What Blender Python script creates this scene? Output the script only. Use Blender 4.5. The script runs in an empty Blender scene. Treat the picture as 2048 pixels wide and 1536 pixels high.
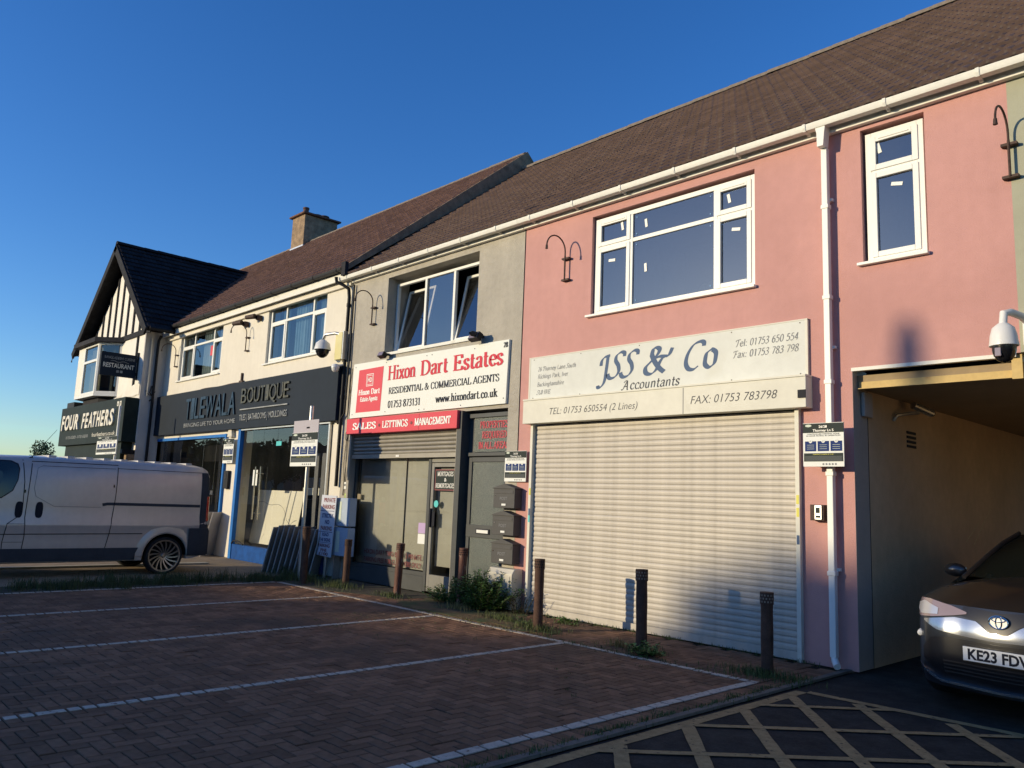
import bpy, math, random
from math import sin, cos, pi, radians
from mathutils import Vector, Matrix
random.seed(7)
SC = bpy.context.scene
COL = SC.collection

# ------------------------------------------------------------------ camera, light
YAW, PITCH, ROLL = radians(-46.68), radians(8.363), radians(2.2765)
fw = Vector((sin(YAW)*cos(PITCH), cos(YAW)*cos(PITCH), sin(PITCH)))
rt0 = Vector((cos(YAW), -sin(YAW), 0)); up0 = rt0.cross(fw)
rt = cos(ROLL)*rt0 + sin(ROLL)*up0; up = -sin(ROLL)*rt0 + cos(ROLL)*up0
cam = bpy.data.cameras.new("camera"); camo = bpy.data.objects.new("camera", cam); COL.objects.link(camo)
mw = Matrix(((rt.x, up.x, -fw.x, 0), (rt.y, up.y, -fw.y, 0), (rt.z, up.z, -fw.z, 1.6), (0, 0, 0, 1)))
camo.matrix_world = mw
cam.sensor_width = 36; cam.lens = 27.95; cam.clip_start = .05; cam.clip_end = 3000
SC.camera = camo
SUN_D = Vector((.54, 1.0, -.222)).normalized()          # the way the light travels
SUN_EL = math.asin(-SUN_D.z); SUN_AZ = math.atan2(-SUN_D.x, -SUN_D.y)
world = bpy.data.worlds.new("World"); SC.world = world; world.use_nodes = True
nt = world.node_tree; nt.nodes.clear()
sky = nt.nodes.new("ShaderNodeTexSky"); sky.sky_type = 'NISHITA'; sky.sun_disc = False
sky.sun_elevation = SUN_EL; sky.sun_rotation = SUN_AZ
sky.altitude = 0; sky.air_density = 1.0; sky.dust_density = .3; sky.ozone_density = 4.0
bgn = nt.nodes.new("ShaderNodeBackground"); bgn.inputs[1].default_value = .15
won = nt.nodes.new("ShaderNodeOutputWorld")
hs = nt.nodes.new("ShaderNodeHueSaturation"); hs.inputs["Saturation"].default_value = 1.18; hs.inputs["Value"].default_value = 1.32; hs.inputs["Hue"].default_value = .513
nt.links.new(sky.outputs[0], hs.inputs["Color"]); nt.links.new(hs.outputs[0], bgn.inputs[0]); nt.links.new(bgn.outputs[0], won.inputs[0])
sl = bpy.data.lights.new("sun", 'SUN'); sl.energy = 3.9; sl.angle = radians(.53); sl.color = (1, .825, .54)
so = bpy.data.objects.new("sun", sl); COL.objects.link(so)
so.rotation_euler = SUN_D.to_track_quat('-Z', 'Y').to_euler(); so.location = (-20, -30, 20)
SC.view_settings.view_transform = 'Standard'; SC.view_settings.look = 'None'
SC.view_settings.exposure = .14; SC.view_settings.gamma = 1; SC.view_settings.use_curve_mapping = False
F_PX = 1590 / 2
def proj(p):                                             # pixel in a 1024 x 768 frame
    v = Vector(p) - Vector((0, 0, 1.6)); d = v.dot(fw)
    if d <= .05: return None
    return (512 + F_PX*v.dot(rt)/d, 384 - F_PX*v.dot(up)/d, d)

# ------------------------------------------------------------------ materials
MATS = {}
def M(name, col, rough=.6, metal=0, var=0, vs=4, bump=0, bs=60, isl=0, stain=None, coat=0, spec=.5, stretch=(1, 1, 1), emit=0, streak=0):
    m = bpy.data.materials.new(name); m.use_nodes = True; MATS[name] = m
    t = m.node_tree; N = t.nodes; L = t.links; b = N["Principled BSDF"]
    b.inputs["Roughness"].default_value = rough; b.inputs["Metallic"].default_value = metal
    b.inputs["Specular IOR Level"].default_value = spec
    if coat: b.inputs["Coat Weight"].default_value = coat; b.inputs["Coat Roughness"].default_value = .08
    b.inputs["Base Color"].default_value = (*col, 1)
    tc = N.new("ShaderNodeTexCoord"); mp = N.new("ShaderNodeMapping"); mp.inputs[3].default_value = stretch
    L.new(tc.outputs["Object"], mp.inputs[0])
    cur = None
    def noise(scale, detail=5):
        n = N.new("ShaderNodeTexNoise"); n.inputs["Scale"].default_value = scale; n.inputs["Detail"].default_value = detail
        L.new(mp.outputs[0], n.inputs["Vector"]); return n
    def mul(src, facs):
        x = N.new("ShaderNodeMix"); x.data_type = 'RGBA'; x.blend_type = 'MULTIPLY'; x.inputs[0].default_value = 1
        if src is None: x.inputs[6].default_value = (*col, 1)
        else: L.new(src, x.inputs[6])
        L.new(facs, x.inputs[7]); return x.outputs[2]
    def rng(src, a0, a1, b0, b1):
        r = N.new("ShaderNodeMapRange"); r.inputs[1].default_value = a0; r.inputs[2].default_value = a1
        r.inputs[3].default_value = b0; r.inputs[4].default_value = b1; L.new(src, r.inputs[0]); return r.outputs[0]
    if var:
        n = noise(vs); cur = mul(cur, rng(n.outputs["Fac"], .3, .7, 1-var, 1+var))
        n2 = noise(vs*7, 3); cur = mul(cur, rng(n2.outputs["Fac"], .3, .7, 1-var*.6, 1+var*.6))
    if isl:
        g = N.new("ShaderNodeNewGeometry"); o = N.new("ShaderNodeObjectInfo"); a = N.new("ShaderNodeMath"); a.operation = 'ADD'
        L.new(g.outputs["Random Per Island"], a.inputs[0]); L.new(o.outputs["Random"], a.inputs[1])
        f = N.new("ShaderNodeMath"); f.operation = 'FRACT'; L.new(a.outputs[0], f.inputs[0])
        cur = mul(cur, rng(f.outputs[0], 0, 1, 1-isl, 1+isl))
    if stain:
        sc_, ssc, lo, hi = stain
        n = noise(ssc, 8); f = rng(n.outputs["Fac"], lo, hi, 0, 1)
        x = N.new("ShaderNodeMix"); x.data_type = 'RGBA'; L.new(f, x.inputs[0])
        if cur is None: x.inputs[6].default_value = (*col, 1)
        else: L.new(cur, x.inputs[6])
        x.inputs[7].default_value = (*sc_, 1); cur = x.outputs[2]
    if streak:
        m2 = N.new("ShaderNodeMapping"); m2.inputs[3].default_value = (7, 7, .45); L.new(tc.outputs["Object"], m2.inputs[0])
        n = N.new("ShaderNodeTexNoise"); n.inputs["Scale"].default_value = 1; n.inputs["Detail"].default_value = 6; L.new(m2.outputs[0], n.inputs["Vector"])
        cur = mul(cur, rng(n.outputs["Fac"], .42, .75, 1, 1-streak))
    if cur is not None: L.new(cur, b.inputs["Base Color"])
    if bump:
        n = noise(bs, 4); bp = N.new("ShaderNodeBump"); bp.inputs["Strength"].default_value = bump; bp.inputs["Distance"].default_value = .01
        L.new(n.outputs["Fac"], bp.inputs["Height"]); L.new(bp.outputs[0], b.inputs["Normal"])
    if emit:
        b.inputs["Emission Color"].default_value = (*col, 1); b.inputs["Emission Strength"].default_value = emit
    return m
def glass(name, tint=.8, ior=1.5, rough=.0, base=(.9, 1, 1), dirt=0):
    m = bpy.data.materials.new(name); m.use_nodes = True; t = m.node_tree; N = t.nodes; L = t.links
    N.remove(N["Principled BSDF"]); out = N["Material Output"]
    tr = N.new("ShaderNodeBsdfTransparent"); tr.inputs[0].default_value = (base[0]*tint, base[1]*tint, base[2]*tint, 1)
    gl = N.new("ShaderNodeBsdfGlossy"); gl.inputs["Roughness"].default_value = rough; gl.inputs[0].default_value = (1, 1, 1, 1)
    fr = N.new("ShaderNodeFresnel"); fr.inputs[0].default_value = ior
    mx = N.new("ShaderNodeMixShader"); L.new(fr.outputs[0], mx.inputs[0]); L.new(tr.outputs[0], mx.inputs[1]); L.new(gl.outputs[0], mx.inputs[2])
    last = mx.outputs[0]
    if dirt:
        df = N.new("ShaderNodeBsdfDiffuse"); df.inputs[0].default_value = (.55, .55, .5, 1); m2 = N.new("ShaderNodeMixShader")
        tc = N.new("ShaderNodeTexCoord"); n = N.new("ShaderNodeTexNoise"); n.inputs["Scale"].default_value = 2.5; n.inputs["Detail"].default_value = 6
        L.new(tc.outputs["Object"], n.inputs["Vector"]); r = N.new("ShaderNodeMapRange"); r.inputs[1].default_value = .3; r.inputs[2].default_value = .8
        r.inputs[3].default_value = dirt*.4; r.inputs[4].default_value = dirt*1.6; L.new(n.outputs["Fac"], r.inputs[0]); L.new(r.outputs[0], m2.inputs[0])
        L.new(last, m2.inputs[1]); L.new(df.outputs[0], m2.inputs[2]); last = m2.outputs[0]
    L.new(last, out.inputs[0]); return m

PINK = M("pink_render", (.555, .30, .272), .85, var=.05, vs=1.2, bump=.6, bs=100, spec=.2, streak=.035, stain=((.48, .255, .23), .7, .48, .82))
GREY = M("grey_render", (.43, .40, .34), .9, var=.09, vs=1.5, bump=1.8, bs=50, spec=.2, streak=.08)
SAGE = M("sage_render", (.37, .37, .28), .9, var=.05, vs=1.5, bump=.3, bs=120, spec=.2)
CREAM = M("cream_render", (.70, .66, .565), .85, var=.04, vs=1.2, bump=.25, bs=110, spec=.2, streak=.04, stain=((.6, .54, .45), 1.1, .6, .9))
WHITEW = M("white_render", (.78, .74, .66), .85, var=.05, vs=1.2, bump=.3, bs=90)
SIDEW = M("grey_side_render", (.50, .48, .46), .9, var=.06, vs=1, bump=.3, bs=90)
UPVC = M("white_upvc", (.78, .78, .73), .4, var=.02, vs=2, spec=.3)
UPVCG = M("aged_white_upvc", (.74, .73, .66), .5, var=.05, vs=3, spec=.25, stain=((.45, .43, .36), 3, .6, .9))
SIGNW = M("white_sign_panel", (.76, .78, .73), .6, var=.015, vs=2, spec=.15)
SIGNJ = M("pearl_sign_panel", (.60, .62, .58), .5, var=.05, vs=1.2, spec=.2, stain=((.5, .5, .42), 1.6, .62, .95))
FASC = M("cream_fascia_metal", (.66, .65, .56), .55, var=.05, vs=1.5, spec=.2, stain=((.4, .38, .3), 2.2, .68, .95))
SHUT = M("shutter_steel", (.47, .435, .375), .5, metal=.05, var=.08, vs=2.2, spec=.3, streak=.14, stain=((.35, .32, .27), 3, .58, .95), stretch=(1, 1, .25))
SHUT28 = M("grey_shutter_steel", (.30, .28, .235), .55, metal=.1, var=.08, vs=4, spec=.3)
REDS = M("coral_red_sign", (.66, .085, .11), .55, var=.02, spec=.15)
REDD = M("dark_red_dot", (.16, .012, .02), .5)
REDT = M("red_lettering", (.60, .06, .085), .6, spec=.1)
BLUET = M("slate_blue_lettering", (.085, .13, .22), .6, spec=.1)
GREYT = M("grey_lettering", (.07, .075, .085), .6, spec=.1)
FAINT = M("faded_grey_lettering", (.22, .23, .24), .6, spec=.1)
BLACKT = M("black_lettering", (.02, .022, .03), .6, spec=.1)
WHITET = M("white_lettering", (.85, .85, .8), .4)
NAVY = M("navy_black_panel", (.014, .022, .034), .6, var=.1, vs=.8, spec=.12)
NAVYT = M("navy_print", (.018, .04, .15), .6, spec=.08)
DARKG = M("dark_green_grey_print", (.035, .045, .042), .6, spec=.08)
YELT = M("yellow_print", (.6, .55, .05), .5)
FFBLK = M("dark_green_black_panel", (.016, .026, .024), .6, var=.2, vs=1, spec=.12)
TIMB = M("black_painted_timber", (.022, .022, .025), .75, var=.3, vs=5, bump=.4, bs=30, spec=.12)
LEAD = M("dark_grey_lead", (.03, .03, .034), .75, var=.2, spec=.12)
BLKP = M("black_pvc", (.014, .014, .016), .55, spec=.2)
IRON = M("rusty_dark_iron", (.06, .032, .022), .7, var=.4, vs=20, bump=.4, bs=120)
TILEB = M("brown_concrete_tile", (.138, .096, .084), .9, var=.08, vs=5, isl=.16, bump=.7, bs=90, spec=.15, stain=((.19, .165, .145), 9, .66, .8))
TILER = M("red_brown_concrete_tile", (.130, .080, .074), .9, var=.12, vs=9, isl=.2, bump=.5, bs=90, spec=.15, stain=((.15, .12, .09), 3, .64, .85))
TILED = M("dark_slate_tile", (.026, .024, .026), .85, var=.25, vs=6, isl=.25, bump=.4, bs=90, spec=.08)
RIDGE = M("ridge_mortar", (.19, .155, .12), .9, var=.3, vs=8, bump=.8, bs=50)
STACK = M("chimney_render", (.27, .19, .12), .95, var=.3, vs=6, bump=1, bs=40)
POT = M("clay_chimney_pot", (.10, .05, .04), .8, var=.2)
DKFRAME = M("dark_grey_aluminium", (.065, .07, .07), .5, metal=0, var=.1, spec=.25)
MIDFRAME = M("grey_aluminium", (.22, .215, .19), .5, var=.1, spec=.25)
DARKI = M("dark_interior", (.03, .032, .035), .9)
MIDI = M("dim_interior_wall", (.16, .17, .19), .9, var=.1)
CURT = M("grey_curtain_cloth", (.42, .45, .47), .9, var=.1)
NET = M("pale_blue_net_curtain", (.30, .42, .52), .9, var=.08)
FILM = M("pale_window_film", (.34, .345, .315), .6, var=.08, vs=1.0, spec=.2)
FROST = M("frosted_glass", (.065, .085, .078), .3, var=.5, vs=90, bump=.6, bs=160, spec=.5)
GLS = glass("window_glass", .75, 1.9)
GLD = glass("dark_window_glass", .55, 2.4, base=(1, .97, .93), dirt=.012)
GLDIRT = glass("dusty_shop_glass", .93, 1.6, base=(1, 1, .98), dirt=.012)
BLUEP = M("bright_blue_paint", (.015, .15, .46), .6, var=.12, vs=5, spec=.2)
BLUED = M("blue_plinth_tile", (.006, .065, .26), .7, var=.2, vs=6, spec=.15)
STEEL = M("galvanised_steel", (.52, .52, .50), .35, metal=.8, var=.1, vs=8)
CHROME = M("brushed_steel", (.75, .72, .65), .15, metal=1)
RUST = M("rusted_red_bollard_paint", (.115, .042, .026), .65, var=.35, vs=9, bump=.5, bs=70, stain=((.30, .24, .20), 13, .60, .72), stretch=(1, 1, .35))
RUSTD = M("dark_rust", (.085, .048, .034), .75, var=.25, vs=12, bump=.5, bs=80, spec=.2)
HOLE = M("black_void", (.004, .004, .004), .9)
BEAMY = M("yellow_painted_beam", (.56, .41, .17), .6, var=.1, vs=3, spec=.2, stain=((.28, .10, .03), 4, .64, .78))
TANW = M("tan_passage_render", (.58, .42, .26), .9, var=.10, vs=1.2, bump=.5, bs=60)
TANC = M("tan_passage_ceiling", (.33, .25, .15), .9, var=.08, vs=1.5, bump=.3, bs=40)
GREYP = M("grey_pier_paint", (.44, .38, .32), .9, var=.06, bump=.4, bs=60)
MARBLE = M("white_marble_slab", (.80, .80, .72), .5, var=.03, vs=2, spec=.2)
MARBV = M("grey_marble_vein", (.22, .22, .21), .5, spec=.2)
SLABT = M("pale_grey_tile_slab", (.36, .33, .30), .6, var=.06, vs=3)
BRICKP = M("red_brown_block_paver", (.215, .120, .072), .85, var=.20, vs=3, isl=.24, bump=.8, bs=160, spec=.15, stain=((.112, .078, .055), .9, .48, .72))
SAND = M("dark_jointing_sand", (.04, .03, .02), .95, var=.3, vs=10, spec=.1, stain=((.035, .05, .02), 3, .55, .7))
LINEW = M("worn_white_road_paint", (.48, .43, .35), .85, var=.14, vs=14, isl=.06, bump=.4, bs=150, spec=.15, stain=((.15, .095, .07), 26, .60, .68))
ASPH = M("asphalt", (.044, .042, .038), .95, var=.3, vs=5, bump=1.0, bs=220, spec=.15, stain=((.065, .06, .05), 1.2, .55, .8))
ASPHY = M("worn_yellow_road_paint", (.36, .25, .12), .9, var=.2, vs=16, bump=.5, bs=180, spec=.15, stain=((.06, .055, .045), 24, .61, .70))
KERBM = M("grey_kerb_concrete", (.13, .12, .10), .9, var=.2, vs=7, bump=.6, bs=90)
DIRT = M("mossy_dirt", (.06, .048, .028), .95, var=.4, vs=6, bump=1, bs=40, stain=((.035, .05, .015), 4, .5, .7))
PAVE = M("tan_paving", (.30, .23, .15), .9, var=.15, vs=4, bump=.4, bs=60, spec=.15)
LEAF = M("green_leaf", (.11, .20, .045), .55, isl=.4, var=.2, vs=12)
LEAFD = M("dark_green_leaf", (.04, .075, .02), .6, isl=.45, var=.2, vs=8)
GRASS = M("green_grass_blade", (.075, .10, .025), .7, isl=.45)
STRAW = M("straw_grass_blade", (.26, .19, .06), .8, isl=.35)
BARK = M("bark", (.07, .05, .035), .9, var=.3, vs=6, bump=.8, bs=20)
PBOX = M("charcoal_postbox_metal", (.075, .074, .072), .6, var=.08, spec=.25)
CREAMB = M("cream_plastic_box", (.62, .58, .46), .5, var=.05)
YELB = M("pale_yellow_box", (.62, .56, .26), .5, var=.05)
BLUEB = M("pale_blue_grey_cabinet", (.36, .44, .55), .5, var=.05)
PALE = M("pale_green_notice", (.55, .62, .5), .6)
TEAL = M("teal_sticker", (.05, .50, .50), .5)
CAMW = M("white_camera_plastic", (.72, .72, .69), .35)
CAMB = M("black_camera_dome", (.01, .01, .012), .2, spec=.5)
VANS = M("silver_van_paint", (.58, .495, .43), .30, metal=.2, coat=.4, var=.05, vs=1.5, streak=.05, stain=((.40, .355, .33), 1.4, .55, .9))
VANR = M("van_roof_paint", (.50, .48, .45), .5, metal=.3, var=.06)  # greyer and rougher than the body paint
CLAD = M("dark_grey_cladding", (.045, .05, .06), .7, var=.1, spec=.2)
RUBBER = M("black_tyre_rubber", (.012, .012, .013), .8, var=.2)
ALLOY = M("alloy_rim", (.42, .40, .38), .28, metal=.9)
REDL = M("red_light_lens", (.5, .01, .01), .15, spec=.8)
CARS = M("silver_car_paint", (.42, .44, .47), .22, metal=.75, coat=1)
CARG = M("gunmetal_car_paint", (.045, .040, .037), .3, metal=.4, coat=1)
CARK = M("blue_black_bumper_paint", (.018, .021, .026), .3, coat=.6)
CARB = M("black_car_plastic", (.012, .012, .014), .35)
CARGL = M("dark_car_glass", (.006, .008, .007), .03, spec=.9)
HLGLS = M("headlight_reflector", (.6, .6, .62), .3, metal=.5)
HLDRK = M("headlight_tinted_lens", (.26, .20, .20), .1, coat=1)
PLATE = M("white_number_plate", (.80, .80, .76), .35)
WPLAS = M("wrapping_plastic", (.5, .42, .28), .2, spec=.8, bump=1, bs=20)

# ------------------------------------------------------------------ mesh helper
def origin(o):
    v = Vector((0, 0, 0))
    while o is not None: v += o.location; o = o.parent
    return v
class MB:
    def __init__(s): s.v = []; s.f = []
    def quad(s, a, b, c, d):
        n = len(s.v); s.v += [a, b, c, d]; s.f.append((n, n+1, n+2, n+3)); return s
    def poly(s, pts):
        n = len(s.v); s.v += list(pts); s.f.append(tuple(range(n, n+len(pts)))); return s
    def box(s, x0, x1, y0, y1, z0, z1, mat=None):
        n = len(s.v)
        P = [(x0, y0, z0), (x1, y0, z0), (x1, y1, z0), (x0, y1, z0), (x0, y0, z1), (x1, y0, z1), (x1, y1, z1), (x0, y1, z1)]
        if mat is not None: P = [tuple(mat @ Vector(p)) for p in P]
        s.v += P
        for f in ((0, 3, 2, 1), (4, 5, 6, 7), (0, 1, 5, 4), (1, 2, 6, 5), (2, 3, 7, 6), (3, 0, 4, 7)): s.f.append(tuple(n+i for i in f))
        return s
    def prism(s, pts, axis, a, b):
        """polygon pts (2-D) extruded along axis 0/1/2 from a to b"""
        def P(p, t):
            return {0: (t, p[0], p[1]), 1: (p[0], t, p[1]), 2: (p[0], p[1], t)}[axis]
        n = len(s.v); k = len(pts)
        s.v += [P(p, a) for p in pts] + [P(p, b) for p in pts]
        s.f.append(tuple(range(n, n+k))); s.f.append(tuple(reversed(range(n+k, n+2*k))))
        for i in range(k): j = (i+1) % k; s.f.append((n+i, n+k+i, n+k+j, n+j))
        return s
    def cyl(s, p0, p1, r0, r1=None, n=12, caps=True):
        r1 = r0 if r1 is None else r1
        p0, p1 = Vector(p0), Vector(p1); d = (p1-p0).normalized()
        a = d.cross(Vector((0, 0, 1)) if abs(d.z) < .9 else Vector((1, 0, 0))).normalized(); b = d.cross(a)
        k = len(s.v)
        for P, r in ((p0, r0), (p1, r1)):
            for i in range(n):
                t = 2*pi*i/n; s.v.append(tuple(P + a*cos(t)*r + b*sin(t)*r))
        for i in range(n): j = (i+1) % n; s.f.append((k+i, k+j, k+n+j, k+n+i))
        if caps: s.f.append(tuple(reversed(range(k, k+n)))); s.f.append(tuple(range(k+n, k+2*n)))
        return s
    def tube(s, pts, r, n=8):
        pts = [Vector(p) for p in pts]; k0 = len(s.v); prev = None
        for i, p in enumerate(pts):
            d = (pts[min(i+1, len(pts)-1)] - pts[max(i-1, 0)]).normalized()
            if prev is None: a = d.cross(Vector((0, 0, 1)) if abs(d.z) < .9 else Vector((1, 0, 0))).normalized()
            else: a = (prev - d*prev.dot(d)).normalized()
            prev = a; b = d.cross(a)
            for q in range(n): t = 2*pi*q/n; s.v.append(tuple(p + (a*cos(t)+b*sin(t))*r))
        for i in range(len(pts)-1):
            for q in range(n):
                j = (q+1) % n; o = k0+i*n; s.f.append((o+q, o+j, o+n+j, o+n+q))
        s.f.append(tuple(reversed(range(k0, k0+n)))); e = k0+(len(pts)-1)*n; s.f.append(tuple(range(e, e+n)))
        return s
    def lathe(s, prof, c, axis=2, n=20):
        """prof: (radius, along) pairs turned about an axis through c"""
        k0 = len(s.v)
        for r, h in prof:
            for q in range(n):
                t = 2*pi*q/n; A, B = r*cos(t), r*sin(t)
                s.v.append({2: (c[0]+A, c[1]+B, c[2]+h), 0: (c[0]+h, c[1]+A, c[2]+B), 1: (c[0]+A, c[1]+h, c[2]+B)}[axis])
        for i in range(len(prof)-1):
            for q in range(n):
                j = (q+1) % n; o = k0+i*n; s.f.append((o+q, o+j, o+n+j, o+n+q))
        return s
    def grid(s, rows):
        k0 = len(s.v); m = len(rows[0])
        for r in rows: s.v += [tuple(p) for p in r]
        for i in range(len(rows)-1):
            for j in range(m-1): o = k0+i*m+j; s.f.append((o, o+1, o+m+1, o+m))
        return s
    def build(s, name, mat, parent=None, smooth=False, bevel=0, kind=None, label=None, fixn=False):
        off = origin(parent) if parent else Vector((0, 0, 0))
        me = bpy.data.meshes.new(name)
        me.from_pydata([(p[0]-off.x, p[1]-off.y, p[2]-off.z) for p in s.v], [], s.f)
        me.materials.append(mat)
        if fixn:
            import bmesh
            bm = bmesh.new(); bm.from_mesh(me); bmesh.ops.remove_doubles(bm, verts=bm.verts, dist=1e-5)
            bmesh.ops.recalc_face_normals(bm, faces=bm.faces); bm.to_mesh(me); bm.free()
        if smooth:
            me.polygons.foreach_set("use_smooth", [True]*len(me.polygons))
            if smooth != 'all':
                try: me.set_sharp_from_angle(angle=radians(40))
                except Exception: pass
        o = bpy.data.objects.new(name, me); COL.objects.link(o); o.parent = parent
        if bevel:
            b = o.modifiers.new("bevel", 'BEVEL'); b.width = bevel; b.segments = 2; b.limit_method = 'ANGLE'
        if kind: o["kind"] = kind
        if label: o["label"] = label
        return o
def thing(name, label, cat, loc=(0, 0, 0), group=None, rz=0):
    o = bpy.data.objects.new(name, None); COL.objects.link(o); o.location = loc; o.rotation_euler = (0, 0, rz)
    o.empty_display_size = .2
    o["label"] = label; o["category"] = cat
    if group: o["group"] = group
    return o
def tag(o, label, cat, group=None):
    o["label"] = label; o["category"] = cat
    if group: o["group"] = group
    return o
def copy_thing(root, loc, label, rz=None):
    r = root.copy(); COL.objects.link(r); r.location = loc; r["label"] = label
    if rz is not None: r.rotation_euler = (0, 0, rz)
    for ch in list(root.children):
        c = ch.copy(); COL.objects.link(c); c.parent = r
        for g in ch.children:
            d = g.copy(); COL.objects.link(d); d.parent = c
    return r

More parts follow.
